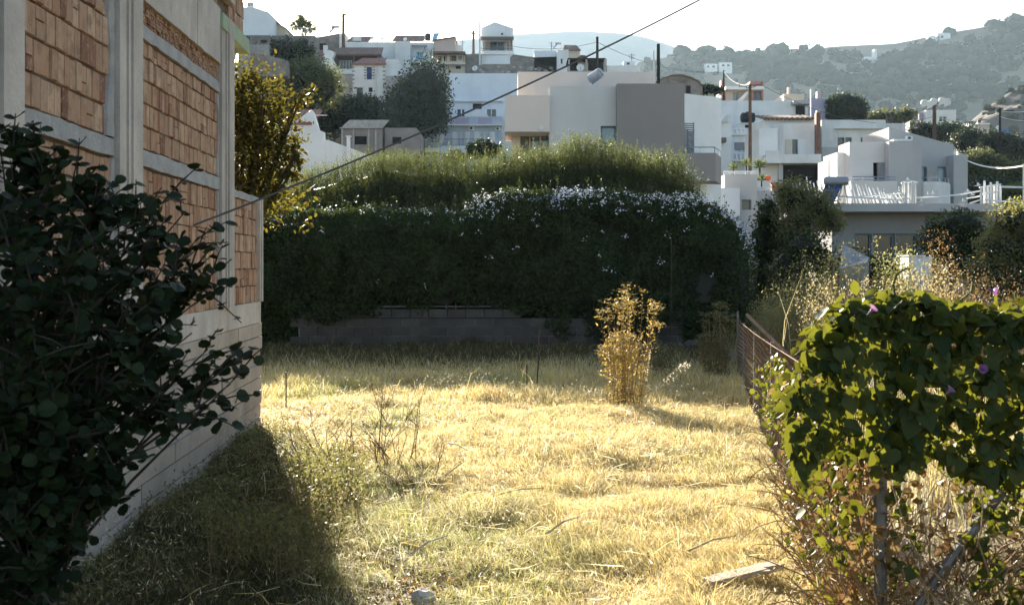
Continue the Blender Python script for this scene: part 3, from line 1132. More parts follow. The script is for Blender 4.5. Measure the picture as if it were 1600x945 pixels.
# ---------------------------------------------------------------- round-leaved bush in front of the building, in its shade
carob = thing('round_leaved_bush', (-1.50, 3.45, 0), 'large dark green round-leaved bush in shade in front of the brick building', 'bush')
rc = random.Random(12)
tips = []   # where the sprays end: photo pixel, distance
sprays = [(20, 235, 3.3), (52, 222, 3.35), (75, 285, 3.3), (125, 300, 3.45), (160, 290, 3.4), (105, 345, 3.2), (45, 330, 3.1), (20, 400, 3.0),
          (190, 330, 3.5), (215, 355, 3.4), (265, 312, 3.5), (290, 330, 3.55), (250, 370, 3.4), (300, 390, 3.5), (160, 390, 3.2), (95, 420, 3.0),
          (335, 395, 3.55), (362, 405, 3.6), (320, 430, 3.5), (275, 440, 3.4), (215, 440, 3.2), (150, 460, 3.1), (60, 480, 2.95), (310, 370, 3.6),
          (245, 500, 3.3), (190, 520, 3.15), (120, 540, 3.0), (50, 560, 2.95), (300, 520, 3.4), (325, 545, 3.5), (355, 575, 3.55), (368, 590, 3.55),
          (330, 590, 3.5), (280, 580, 3.4), (225, 580, 3.3), (160, 600, 3.1), (90, 620, 3.0), (30, 640, 2.95), (260, 630, 3.4), (205, 650, 3.3),
          (140, 670, 3.15), (75, 700, 3.0), (20, 720, 2.95), (180, 710, 3.2), (215, 700, 3.25), (120, 740, 3.1), (60, 780, 3.0), (140, 800, 3.1),
          (20, 800, 2.95), (90, 830, 3.05), (35, 850, 3.0), (120, 775, 3.2), (300, 640, 3.45), (360, 600, 3.5), (230, 540, 3.5), (180, 440, 3.5), (30, 880, 3.2), (70, 900, 3.15), (15, 900, 3.05), (90, 870, 3.2), (130, 850, 3.2), (50, 830, 3.1), (10, 760, 3.0), (40, 700, 3.0), (90, 770, 3.1), (170, 760, 3.2), (200, 740, 3.25), (60, 860, 2.95), (20, 620, 2.9), (100, 650, 2.95),
          (60, 390, 3.4), (10, 300, 3.3), (130, 610, 3.4), (80, 540, 3.3), (20, 480, 3.2), (100, 700, 3.3), (60, 620, 3.4), (30, 560, 3.5), (150, 540, 3.5),
          (40, 440, 3.5), (110, 480, 3.45), (10, 660, 3.3), (50, 740, 3.4), (200, 480, 3.4), (260, 480, 3.5), (310, 470, 3.5), (150, 340, 3.5), (80, 450, 3.55),
          (15, 350, 3.5), (15, 530, 3.6), (70, 660, 3.55), (25, 780, 3.5), (110, 580, 3.6), (170, 630, 3.5), (130, 400, 3.6), (225, 410, 3.6)]
br = MB()
br.tube([(-1.50, 3.45, -.2), (-1.49, 3.45, .45), (-1.47, 3.43, .9), (-1.44, 3.4, 1.4), (-1.46, 3.38, 1.9)], [.034, .03, .025, .018, .008], 8)
lp, ld, ln_, ll = [], [], [], []
for (px, py, Y) in sprays:
    if py > 600:
        px = px * .86 - (py - 600) * .03
    tip = Vector(P(px, py, Y))
    h = max(.25, tip.z - rc.uniform(.35, .6) - abs(tip.x + 1.47) * .3)
    root = Vector((-1.47 + rc.uniform(-.02, .02), 3.42, min(h, 1.85)))
    mid = root.lerp(tip, .55) + Vector((rc.uniform(-.06, .06), rc.uniform(-.06, .06), rc.uniform(-.02, .09)))
    br.tube([root, mid, tip], [.007, .005, .002], 5)
    axis = (tip - mid).normalized()
    for j in range((8 if py > 780 else 12) if px < 170 else 9 if px < 250 else 6):    # side twigs near the end of the branch
        base = mid.lerp(tip, rc.uniform(.25, 1.0))
        d = (axis * .7 + Vector((rc.gauss(0, .75), rc.gauss(0, .6), rc.gauss(.1, .6)))).normalized()
        end = base + d * rc.uniform(.08, .19)
        br.tube([base, base.lerp(end, .5) + Vector((0, 0, .008)), end], [.0035, .003, .0015], 4, False)
        nl = 6
        for k in range(nl):
            t = (k // 2 + .6) / (nl / 2)
            p = base.lerp(end, min(t, 1))
            side = d.cross(Vector((rc.gauss(0, .3), rc.gauss(0, .3), 1))).normalized() * (1 if k % 2 else -1)
            lp.append(p)
            ld.append(side + d * .5 + Vector((rc.gauss(0, .25), rc.gauss(0, .25), rc.gauss(-.15, .3))))
            ln_.append(Vector((rc.gauss(0, .5), rc.gauss(-.5, .5), rc.gauss(.8, .4))))
            ll.append(rc.choice((.022, .028, .034, .038, .044)) * rc.uniform(.85, 1.15))
br.build('branches', 'bark', carob)
lp, ld, ln_, ll = np.array(lp), np.array(ld), np.array(ln_), np.array(ll)
px_ = CX + lp[:, 0] / lp[:, 1] * F
py_ = HY - (lp[:, 2] - EYE) / lp[:, 1] * F
inside = (px_ > 0) & (py_ < 945) & (py_ > 0)
order = np.argsort(lp[:, 1] + (~inside) * 10 - .0018 * px_)        # nearest and outermost leaves first
near, rest = order[:300], order[300:]
tm = leaf_template('leaf', 'round', .9)
tm.materials.append(MATS['carob_leaf'])
leaf_objects('leaf', tm, lp[near], ld[near], ln_[near], ll[near], carob)
leaves('foliage', lp[rest], ld[rest], ln_[rest], ll[rest], ll[rest] * .9, 'carob_leaf', carob, 'round', kind='stuff')

# ---------------------------------------------------------------- chain-link fences on the right
def fx(Y):
    return .712 + .158 * Y


def chain(mb, p0, p1, z0a, z1a, z0b, z1b, cell, r, wob=.0):
    """woven wire: zigzag wires from the bottom to the top between two points of the ground plan"""
    p0, p1 = Vector(p0), Vector(p1)
    L = (p1 - p0).length
    n = int(L / cell)
    rg = random.Random(4)
    dirn = (p1 - p0).normalized()
    nrm_ = Vector((dirn.y, -dirn.x, 0))
    for i in range(n):
        t = (i + .5) / n
        za, zb = z0a + (z0b - z0a) * t, z1a + (z1b - z1a) * t
        m_ = int((zb - za) / (cell * .5))
        pts = []
        for j in range(m_ + 1):
            s_ = (1 if j % 2 else -1) * cell * .5
            bulge = wob * math.sin(i * .13 + j * .11) * math.sin(math.pi * j / m_)
            q = p0 + dirn * (L * t + s_) + nrm_ * (.004 * (1 if j % 2 else -1) + bulge)
            pts.append(Vector((q.x, q.y, za + j * cell * .5)))
        mb.tube(pts, r, 3, False)


CP = (fx(4.41), 4.41)                                   # corner post
side = thing('side_fence', (fx(10), 10, 0), 'low rusty chain-link fence along the edge of the sunlit lot', 'fence')
q = MB()
chain(q, (fx(4.5), 4.5, 0), (fx(19.0), 19.0, 0), 0, 1.2, 0, .84, .062, .0026, .03)
q.build('wire_mesh', 'rusty_wire', side)
for yy, top in ((7.6, 1.12), (10.6, 1.05), (13.6, .97), (16.6, .92), (19.0, 1.0)):
    MB().tube([(fx(yy), yy, -.3), (fx(yy) + .01, yy, top)], .018, 7).build('post', 'galvanised', side)
q = MB().tube([(fx(yy), yy, z) for yy, z in ((4.45, 1.22), (7.6, 1.10), (10.6, 1.02), (13.6, .95), (16.6, .90), (19.0, .85))], .005, 5)
q.build('top_wire', 'rusty_wire', side)
front = thing('front_fence', (CP[0], CP[1], 0), 'vine-covered chain-link fence with a grey corner post close to the camera', 'fence')
MB().tube([(CP[0], CP[1], -.3), (CP[0], CP[1], 1.52)], .026, 10).build('post', 'galvanised', front)
MB().tube([(CP[0] + 1.75, CP[1] + .1, -.3), (CP[0] + 1.75, CP[1] + .1, 1.5)], .026, 10).build('post', 'galvanised', front)
MB().tube([(CP[0] + .04, CP[1] + .03, .28), (CP[0] + .28, CP[1] + .02, .62), (CP[0] + .62, CP[1], 1.1)], .022, 8).build('brace', 'galvanised', front)
q = MB()
chain(q, (CP[0] + .02, CP[1] - .03, 0), (CP[0] + 1.75, CP[1] + .07, 0), 0.02, 1.48, 0.02, 1.48, .06, .0016, .02)
q.build('wire_mesh', 'rusty_wire', front)
MB().tube([(CP[0], CP[1] - .03, 1.48), (CP[0] + .9, CP[1] + .0, 1.465), (CP[0] + 1.75, CP[1] + .07, 1.48)], .004, 5).build('top_wire', 'rusty_wire', front)

# ---------------------------------------------------------------- climbing vine over the corner of the fences
vine = thing('climbing_vine', (CP[0] + .1, CP[1] + .05, 0), 'broad-leaved climbing vine with purple flowers smothering the near fence corner', 'vine')
rv = random.Random(21)
vp, vd, vn, vl = [], [], [], []


def put(p, out_v, size, droop=.7):
    vp.append(p)
    vn.append(Vector(out_v) + Vector((rv.gauss(0, .45), rv.gauss(0, .45), rv.gauss(.35, .4))))
    vd.append(Vector((rv.gauss(0, .6), rv.gauss(0, .5), -droop + rv.gauss(0, .5))))
    vl.append(size * .93 * rv.choice((.5, .65, .75, .85, 1.0, 1.15)))


def ftop(x):
    """top of the leafy mass along the front fence"""
    t = x - CP[0]
    return float(np.interp(t, [-.42, -.32, -.2, -.08, .1, .3, .55, .8, 1.1], [1.22, 1.38, 1.49, 1.57, 1.60, 1.595, 1.615, 1.64, 1.66])) + .05 * float(fbm(x, 0, 5, .22, 3))


for i in range(2900):                       # front of the mass
    x = CP[0] + rv.uniform(-.38, 1.45)
    tp = ftop(x)
    dens_low = (1.06 if x > CP[0] + .05 else 1.0) + .12 * float(fbm(x, 3, 71, .3, 2))
    if x < CP[0] - .05 and rv.random() < .5:
        continue
    z = tp - rv.random() ** 1.25 * (tp - dens_low)
    k = (tp - z)
    y = CP[1] - .10 - .10 * math.sin(min(1, k / .45) * math.pi * .6) + abs(rv.gauss(0, .07)) + .06 * float(fbm(x, z, 9, .3, 2))
    put(Vector((x, y, z)), (0, -1, .3), rv.uniform(.045, .09))
for i in range(900):                       # top and back
    x = CP[0] + rv.uniform(-.25, 1.5)
    y = CP[1] + rv.uniform(-.16, .34)
    z = ftop(x) + .03 * rv.random() - abs(y - CP[1] - .05) * .35
    put(Vector((x, y, z)), (0, -.1, 1), rv.uniform(.042, .08), .1)
for i in range(1300):                       # sparse lower leaves on the front wire
    x = CP[0] + rv.uniform(.02, 1.45)
    z = rv.uniform(.35, 1.08)
    if fbm(x, z, 31, .22, 2) < -.12 + (.6 - z) * .4:
        continue
    put(Vector((x, CP[1] - .04 + rv.gauss(0, .03), z)), (0, -1, .2), rv.uniform(.03, .06))
for i in range(1300):                       # leaves running back along the side fence
    Y = 4.3 + rv.random() ** 1.5 * 5.6
    t = (Y - 4.3) / 5.6
    tp = 1.52 - .40 * min(1, t * 2.2) - .12 * t + .06 * float(fbm(Y, 0, 41, .35, 2))
    z = tp - rv.random() ** 1.1 * (.95 if t < .5 else .5)
    if z < .75 and fbm(Y * 1.3, z, 43, .25, 2) < .05:
        continue
    x = fx(Y) - .05 - .14 * math.sin(min(1, max(0, (tp - z)) / .5) * 2.2) * (1 - .5 * t) + rv.gauss(0, .05)
    put(Vector((x, Y, z)), (-.8, -.5, .3), rv.uniform(.032, .065) * (1 + .12 * t))
for i in range(420):                       # leaves at the foot and in mid air by the post
    Y = rv.uniform(4.3, 7.4)
    put(Vector((fx(Y) - .05 + rv.gauss(0, .06), Y, rv.uniform(.08, .85))), (-.6, -.7, .2), rv.uniform(.028, .055))
vp, vd, vn, vl = np.array(vp), np.array(vd), np.array(vn), np.array(vl)
px_ = CX + vp[:, 0] / vp[:, 1] * F
py_ = HY - (vp[:, 2] - EYE) / vp[:, 1] * F
ok_ = (px_ > 0) & (px_ < 1610) & (py_ < 950)
order = np.argsort(-(vl / vp[:, 1]) * ok_ + .02 * (vp[:, 1] > CP[1] + .02))
near, rest = order[:300], order[300:]
tm = leaf_template('leaf', 'heart', .95)
tm.materials.append(MATS['vine_leaf'])
leaf_objects('leaf', tm, vp[near], vd[near], vn[near], vl[near], vine)
h_ = len(rest) // 2
for part_, shp, asp in ((rest[:h_], 'heart', .95), (rest[h_:], 'oval', .8)):
    leaves('foliage', vp[part_], vd[part_], vn[part_], vl[part_], vl[part_] * asp * RNG.uniform(.75, 1.1, len(part_)), 'vine_leaf', vine, shp, kind='stuff')
N = 160
pick_ = RNG.choice(np.nonzero(vp[:, 1] > 4.7)[0], N, replace=False)
leaves('yellowing_leaves', vp[pick_] + RNG.normal(0, .02, (N, 3)), vd[pick_], vn[pick_], vl[pick_] * .7, vl[pick_] * .5, 'golden_leaf', vine, 'oval', kind='stuff')
# dry brown leaves and tangled old stems
N = 2200
Y = 4.3 + RNG.random(N) ** 1.4 * 4.2
z = RNG.uniform(.05, 1.0, N)
pos = np.stack([fx(Y) + RNG.normal(-.03, .06, N), Y, z], 1)
leaves('dry_leaves', pos, RNG.normal(0, 1, (N, 3)), RNG.normal(0, 1, (N, 3)), RNG.uniform(.025, .05, N), .028, 'dry_vine_leaf', vine, 'oval', kind='stuff')
N = 600
pos = np.stack([CP[0] + RNG.uniform(0, .9, N), CP[1] + RNG.normal(0, .04, N), RNG.uniform(.1, 1.15, N)], 1)
leaves('dry_leaves', pos, RNG.normal(0, 1, (N, 3)), RNG.normal(0, 1, (N, 3)), RNG.uniform(.025, .055, N), .03, 'dry_vine_leaf', vine, 'oval', kind='stuff')
q = MB()
for i in range(620):
    if rv.random() < .68:
        Y = 4.35 + rv.random() ** 1.3 * 3.4
        a = Vector((fx(Y) + rv.gauss(-.02, .04), Y, rv.uniform(-.05, .5)))
    else:
        a = Vector((CP[0] + rv.uniform(0, .9), CP[1] + rv.gauss(0, .04), rv.uniform(0, .6)))
    pts = [a]
    d = Vector((rv.gauss(0, .3), rv.gauss(0, .4), 1)).normalized()
    for k in range(5):
        d = (d + Vector((rv.gauss(0, .35), rv.gauss(0, .45), rv.gauss(0, .35)))).normalized()
        pts.append(pts[-1] + d * rv.uniform(.06, .15))
    q.tube(pts, [.0045, .004, .0035, .003, .0025, .0015], 4, False)
q.build('old_stems', 'dry_stem', vine, kind='stuff')
# curling shoots above the mass
for (a, pts) in ((None, [(1400, 470, 4.4), (1396, 445, 4.4), (1402, 428, 4.42), (1415, 420, 4.43), (1422, 421, 4.43)]),
                 (None, [(1285, 548, 4.7), (1262, 560, 4.7), (1250, 552, 4.7), (1256, 538, 4.7), (1260, 528, 4.7)]),
                 (None, [(1500, 470, 4.4), (1518, 455, 4.4), (1520, 440, 4.4)])):
    MB().tube([P(*p) for p in pts], .004, 5).build('tendril', 'vine_leaf', vine)
# purple trumpet flowers
for (px, py) in ((1363, 484), (1552, 454), (1535, 577), (1484, 610), (1222, 632)):
    c_ = Vector(P(px, py, 4.14 if px > 1300 else 6.3))
    d = Vector((rv.gauss(0, .5), -.6, rv.gauss(.3, .4))).normalized()
    u = d.orthogonal().normalized()
    w_ = d.cross(u)
    vs, fs = [c_ - d * .032], []
    for ring_, (rad, off) in enumerate(((.003, -.014), (.007, .0), (.017, .010))):
        for k in range(10):
            a = k * math.pi / 5
            vs.append(c_ + (u * math.cos(a) + w_ * math.sin(a)) * rad * (1 + (.12 if k % 2 and ring_ == 2 else 0)) + d * off)
    for k in range(10):
        k2 = (k + 1) % 10
        fs.append((0, 1 + k, 1 + k2))
        for r_ in range(2):
            fs.append((1 + r_ * 10 + k, 1 + r_ * 10 + k2, 11 + r_ * 10 + k2, 11 + r_ * 10 + k))
    MB().add(vs, fs).build('flower', 'purple_petal', vine)

# ---------------------------------------------------------------- weeds and shrubs in the lot
def umbel_bush(label, px, pyb, pyt, wpx, n, leafm, stemm, seed, name='flowering_weed', split=None):
    """bunch of stiff upright stems with small leaves and flat seed heads"""
    Y = EYE * F / (pyb - HY)
    b_ = Vector(P(px, pyb, Y))
    b_.z = gz1(b_.x, b_.y)
    o = thing(name, b_, label, 'shrub')
    rg = random.Random(seed)
    hgt = (pyb - pyt) / F * Y
    wid = wpx / F * Y / 2
    st = MB()
    lp_, ld_, ln2 = [], [], []
    for i in range(n):
        a = rg.uniform(0, 6.28)
        r_ = rg.random() ** .6
        h = hgt * (rg.uniform(.78, 1.0) if rg.random() < .45 else rg.uniform(.42, .62))
        tall = h > hgt * .7
        k_ = 1.12 if tall else .8
        tip = b_ + Vector((math.cos(a) * r_ * wid * k_ + (.05 if tall else -.05), math.sin(a) * r_ * wid * .8, h * (1 - .16 * r_ * r_)))
        low = b_ + Vector((math.cos(a) * r_ * wid * .55, math.sin(a) * r_ * wid * .45, -.03))
        mid = low.lerp(tip, .5) + Vector((rg.gauss(0, .02), rg.gauss(0, .02), 0))
        st.tube([low, mid, tip], [.0035, .003, .0015], 3, False)
        for k in range(26):
            t = rg.uniform(.03, 1)
            p = low.lerp(tip, t) + Vector((rg.gauss(0, .02), rg.gauss(0, .02), 0))
            lp_.append(p)
            ld_.append((rg.gauss(0, 1), rg.gauss(0, 1), .6))
            ln2.append((rg.gauss(0, .6), rg.gauss(0, .6), 1))
        for k in range(24):
            lp_.append(tip + Vector((rg.gauss(0, .042), rg.gauss(0, .042), rg.gauss(0, .018))))
            ld_.append((rg.gauss(0, 1), rg.gauss(0, 1), .25))
            ln2.append((rg.gauss(0, .3), rg.gauss(0, .3), 1))
    st.build('stems', stemm, o, kind='stuff')
    lp_, ld_, ln2 = map(np.array, (lp_, ld_, ln2))
    leaves('foliage', lp_, ld_, ln2, RNG.uniform(.022, .06, len(lp_)), RNG.uniform(.011, .026, len(lp_)), leafm, o, 'diamond')
    return o


umbel_bush('tall golden sunlit weed with flat seed heads standing alone in mid lot', 978, 634, 445, 92, 88, 'golden_leaf', 'dry_stem', 3)
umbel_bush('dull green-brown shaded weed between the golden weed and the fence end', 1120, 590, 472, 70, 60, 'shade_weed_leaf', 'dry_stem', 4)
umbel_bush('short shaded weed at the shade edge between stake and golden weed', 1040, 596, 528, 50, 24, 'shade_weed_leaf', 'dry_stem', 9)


def bare_shrub(label, px, pyb, hgt, spread, n, seed, name='bare_shrub', mat='dead_twig', th=.006):
    Y = EYE * F / (pyb - HY)
    b_ = Vector(P(px, pyb, Y))
    b_.z = gz1(b_.x, b_.y)
    rg = random.Random(seed)
    q = MB()

    def grow(p, d, L, r_, lev):
        pts = [p]
        for k in range(4):
            d = (d + Vector((rg.gauss(0, .14), rg.gauss(0, .14), rg.gauss(.02, .08)))).normalized()
            pts.append(pts[-1] + d * L / 4)
        q.tube(pts, [r_, r_ * .85, r_ * .7, r_ * .55, r_ * .35], 4, False)
        if lev:
            for k in range(rg.randint(3, 5)):
                t = rg.randint(1, 4)
                grow(pts[t], (d + Vector((rg.gauss(0, .5), rg.gauss(0, .5), rg.gauss(.1, .4)))).normalized(), L * rg.uniform(.35, .6), r_ * .5, lev - 1)
    for i in range(n):
        a = rg.uniform(0, 6.28)
        d = Vector((math.cos(a) * spread, math.sin(a) * spread * .7, 1)).normalized()
        grow(b_ + Vector((rg.gauss(0, .12), rg.gauss(0, .1), -.02)), d, hgt * rg.uniform(.6, 1), th, 2)
    return q.build(name, mat, None, label=label, cat='shrub')


bare_shrub('leafless dead shrub, sparse and slanting, near the building shadow', 530, 745, .62, .75, 10, 5)
bare_shrub('leafless dead shrub with upright twigs standing in sunlit grass', 608, 730, .62, .42, 11, 6)
bare_shrub('low bare thorny branch lying on the grass beside the dead shrubs', 662, 752, .42, 1.9, 5, 8, 'fallen_branch')


def oat_stalk(label, px, pyb, pts, n, seed, sz=.024):
    Y = EYE * F / (pyb - HY)
    o = thing('wild_oat', P(px, pyb, Y), label, 'grass stalk')
    rg = random.Random(seed)
    q = MB()
    hp_, hd_ = [], []
    for line in pts:
        L = [Vector(P(a, b_, Y)) for a, b_ in line]
        q.tube(L, [.004] + [.003] * (len(L) - 2) + [.0015], 4, False)
        for k in range(n):
            t = .35 + .65 * k / n
            i = min(int(t * (len(L) - 1)), len(L) - 2)
            p = L[i].lerp(L[i + 1], t * (len(L) - 1) - i)
            for s_ in (-1, 1):
                hp_.append(p + Vector((0, 0, .0)))
                hd_.append(Vector((rg.gauss(.5, .4), rg.gauss(0, .3), s_ * .7 + .15)))
    q.build('stem', 'dry_stem', o, kind='stuff')
    hp_, hd_ = np.array(hp_), np.array(hd_)
    leaves('husks', hp_, hd_, RNG.normal(0, 1, hp_.shape), RNG.uniform(.7, 1.25, len(hp_)) * sz * 2, sz * .55, 'oat_husk', o, 'oval', kind='stuff')


oat_stalk('wild oat stalk with pale husks leaning out beside the golden weed', 1005, 622,
          [[(1000, 622), (1025, 606), (1055, 590), (1082, 565)], [(1000, 622), (1030, 600), (1060, 574), (1075, 566)], [(1002, 622), (1010, 580), (1016, 545)]], 12, 3, .02)
oat_stalk('pale oat husks drooping over the grass at the weed foot', 930, 624, [[(960, 628), (940, 612), (900, 604)], [(960, 630), (935, 616), (910, 612)]], 9, 4, .019)

# planks, stones
pl = thing('plank_pile', P(1165, 925, 6.15), 'broken pale planks lying in the grass at the fence foot', 'planks')
for (x0, y0, z0, x1, y1, z1, w, t) in ((1105, 935, 6.1, 1212, 910, 6.25, .10, .03), (1130, 920, 6.3, 1205, 915, 6.15, .06, .02), (1180, 900, 6.35, 1212, 905, 6.2, .12, .03)):
    a, b_ = Vector(P(x0, y0, z0)), Vector(P(x1, y1, z1))
    a.z, b_.z = .06, .11
    d = (b_ - a).normalized()
    s_ = Vector((-d.y, d.x, 0)) * w
    MB().add([a - s_ / 2, b_ - s_ / 2, b_ + s_ / 2, a + s_ / 2] + [p + Vector((0, 0, t)) for p in (a - s_ / 2, b_ - s_ / 2, b_ + s_ / 2, a + s_ / 2)],
             [(3, 2, 1, 0), (4, 5, 6, 7), (0, 1, 5, 4), (1, 2, 6, 5), (2, 3, 7, 6), (3, 0, 4, 7)]).build('plank', 'weathered_wood', pl)


def stone(label, c_, r_, seed, mat='pale_stone'):
    return MB().add(*lump(c_, r_, seed, 2, .2)).build('stone', mat, None, label=label, cat='stone')


stone('small grey stone at the bottom edge of the lot', (P(662, 944, 5.9)[0], 5.9, .05), (.06, .06, .05), 1)
for i, (px, py, Yy, r_, lb) in enumerate(((1412, 895, 5.1, (.09, .05, .13), 'pale upright stone slab behind the wire beside the grey post'),
                                         (1450, 925, 5.0, (.11, .06, .11), 'pale rounded stone behind the wire below the diagonal brace'))):
    p = P(px, py, Yy)
    stone(lb, (p[0], p[1], p[2]), r_, 4 + i)
for i, (px, py, Yy, r_, lb) in enumerate(((1130, 905, 6.4, .05, 'small pale stone among the broken planks'), (1082, 548, 23.6, .2, 'grey boulder in the shade at the foot of the hedge end'))):
    p = P(px, py, Yy)
    stone(lb, (p[0], p[1], gz1(p[0], p[1]) + r_ * .4), (r_, r_ * .8, r_ * .7), 14 + i, 'pale_stone' if i == 0 else 'block')
# dark timber lying beyond the side fence
q = MB().tube([P(1168, 492, 15.5), P(1250, 572, 10.9)], .028, 6)
q.build('dark_timber', 'dark_wood', None, label='long dark timber sloping down behind the chain-link fence', cat='timber')
q = MB().tube([P(1049, 372, 24.62), P(1049, 500, 24.6), (P(1049, 540, 24.6)[0], 24.6, -.1)], .008, 5)
q.build('thin_pole', 'pole_wood', None, label='thin upright metal pole against the dark hedge face', cat='pole')

# ---------------------------------------------------------------- grass
def in_lot(x, y):
    wallx = -2.154 - .0444 * y
    return (x > wallx + .03) | (y > 12.4)


def grass(name, n, y0, y1, xfun, hmin, hmax, wid, label, seed, dens=None, bend=.5, colfun=None, base=0.0):
    rg = np.random.default_rng(seed)
    y = y0 + (y1 - y0) * rg.random(n)
    xa, xb = xfun(y)
    x = xa + (xb - xa) * rg.random(n)
    keep = in_lot(x, y)
    if dens is not None:
        keep &= rg.random(n) < dens(x, y)
    x, y = x[keep], y[keep]
    n = len(x)
    cl = fbm(x, y, seed, .55, 3)                       # clumps
    big = fbm(x, y, seed + 3, 2.2, 3)
    h = (hmin + (hmax - hmin) * rg.random(n) ** 1.6) * (1 + .55 * cl) * (1 + .4 * big)
    h = np.where(rg.random(n) < .005, h * 2.0, h)
    h = np.maximum(h, .03)
    fa = 6.28 * (fbm(x, y, seed + 5, .5, 2)) + rg.normal(0, .9, n)      # clumps lie over in one direction
    lean = np.stack([np.cos(fa), np.sin(fa), np.zeros(n)], 1)
    b_ = bend * (0.35 + rg.random(n))
    w = wid * rg.uniform(.6, 1.4, n)
    sa = rg.uniform(0, 6.28, n)
    sd_ = np.stack([np.cos(sa), np.sin(sa), np.zeros(n)], 1) * w[:, None] * .5
    root = np.stack([x, y, gz(x, y) - .01 + base], 1)
    m1 = root + lean * (h * b_ * .28)[:, None] + np.array([0, 0, 1.]) * (h * .55)[:, None]
    tip = root + lean * (h * b_)[:, None] + np.array([0, 0, 1.]) * (h * (1 - .45 * np.clip(b_, 0, 1.3) ** 2))[:, None]
    v = np.stack([root - sd_, root + sd_, m1 + sd_ * .8, m1 - sd_ * .8, tip], 1)
    i = (np.arange(n) * 5)[:, None]
    f4 = i + np.array([[0, 1, 2, 3]])
    f3 = i + np.array([[3, 2, 4]])
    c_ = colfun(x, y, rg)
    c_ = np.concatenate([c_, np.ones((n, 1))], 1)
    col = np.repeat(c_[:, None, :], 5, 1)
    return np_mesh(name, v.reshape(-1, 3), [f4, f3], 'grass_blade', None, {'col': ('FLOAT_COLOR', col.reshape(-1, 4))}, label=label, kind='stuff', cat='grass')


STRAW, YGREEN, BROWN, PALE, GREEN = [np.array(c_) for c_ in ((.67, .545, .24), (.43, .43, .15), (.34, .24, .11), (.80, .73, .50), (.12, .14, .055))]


def lot_col(x, y, rg):
    n = len(x)
    g = sstep(.1, .95, .8 * fbm(x, y, 71, 1.3, 3) + .8 * np.exp(-((x + .95) ** 2 / .22 + (y - 8.3) ** 2 / 1.6)) + .4 * sstep(9, 6, y) + .45 * np.exp(-((x + .75) ** 2 / .2 + (y - 7.2) ** 2 / 1.2)) - .1)
    br_ = sstep(.25, 1.0, fbm(x, y, 75, .7, 3))
    c_ = STRAW * (1 - g[:, None]) + YGREEN * g[:, None]
    c_ = c_ * (1 - .6 * br_[:, None]) + BROWN * .6 * br_[:, None]
    k = rg.random(n)
    c_ = np.where((k < .15)[:, None], PALE, c_)
    c_ = np.where((k > .93)[:, None], BROWN, c_)
    sh = sstep(-.75, -1.25, x + (y - 6) * .2) * sstep(12.5, 11, y)  # greener growth, darkened to paint the building's shade into the blades
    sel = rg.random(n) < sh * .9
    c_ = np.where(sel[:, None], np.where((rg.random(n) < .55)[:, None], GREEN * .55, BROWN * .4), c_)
    far = sstep(17.0, 22, y + .6 * fbm(x, y, 97, 2, 2))  # towards the hedge: greener blades, with its shade put into their colour
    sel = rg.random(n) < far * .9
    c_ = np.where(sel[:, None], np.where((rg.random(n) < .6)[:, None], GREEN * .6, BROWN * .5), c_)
    return c_ * rg.uniform(.8, 1.15, (n, 1))


def lotx(y):
    return np.where(y > 12.4, -.29 * y, np.maximum(-2.154 - .0444 * y, -.5 * y - .4)), np.minimum(fx(y) - .02, .5 * y + .4)


# bare patches of litter at the lower left
def bare(x, y):
    return (1 - .6 * sstep(.45, .95, fbm(x, y, 141, .6, 3))) * (1 - .75 * np.exp(-(((x + .62) / .35) ** 2 + ((y - 7.6) / 2.2) ** 2)) - .5 * np.exp(-(((x + .5) / .6) ** 2 + ((y - 6.0) / .5) ** 2)))


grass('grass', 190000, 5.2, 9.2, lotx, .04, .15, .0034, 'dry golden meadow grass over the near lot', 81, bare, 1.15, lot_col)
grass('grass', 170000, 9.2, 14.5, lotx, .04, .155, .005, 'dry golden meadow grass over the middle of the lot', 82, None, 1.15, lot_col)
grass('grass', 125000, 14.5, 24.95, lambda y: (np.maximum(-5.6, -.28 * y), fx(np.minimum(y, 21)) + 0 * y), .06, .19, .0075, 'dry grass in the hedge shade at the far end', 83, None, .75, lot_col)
# loose lying straw
def litter(n, seed, xa, xb, ya, yb, L0, L1, w, cols, name, label):
    rg = np.random.default_rng(seed)
    x, y = rg.uniform(xa, xb, n), rg.uniform(ya, yb, n)
    k = in_lot(x, y) & (x < fx(y))
    x, y = x[k], y[k]
    n = len(x)
    p = np.stack([x, y, gz(x, y) + rg.uniform(.01, .10, n)], 1)
    d = unit(np.stack([rg.normal(0, 1, n), rg.normal(0, 1, n), rg.normal(.05, .22, n)], 1))
    L = rg.uniform(L0, L1, n)
    s_ = unit(np.cross(d, rg.normal(0, 1, (n, 3)))) * w / 2
    bow = np.cross(d, s_) / w * 2 * L[:, None] * .1
    v = np.stack([p - s_, p + s_, p + d * L[:, None] * .5 + bow + s_, p + d * L[:, None] * .5 + bow - s_, p + d * L[:, None]], 1)
    i = (np.arange(n) * 5)[:, None]
    c_ = np.array(cols)[rg.integers(0, len(cols), n)] * rg.uniform(.75, 1.1, (n, 1))
    col = np.repeat(np.concatenate([c_, np.ones((n, 1))], 1)[:, None, :], 5, 1)
    np_mesh(name, v.reshape(-1, 3), [i + np.array([[0, 1, 2, 3]]), i + np.array([[3, 2, 4]])], 'grass_blade', None, {'col': ('FLOAT_COLOR', col.reshape(-1, 4))},
            label=label, kind='stuff', cat='straw')


litter(3400, 91, -3, 2.3, 5.2, 12, .06, .26, .0038, [STRAW, PALE, BROWN], 'straw', 'loose dry straw lying across the near grass')
litter(1500, 92, -3, 4, 12, 18, .06, .26, .006, [STRAW, PALE, BROWN], 'straw', 'loose dry straw lying across the farther grass')
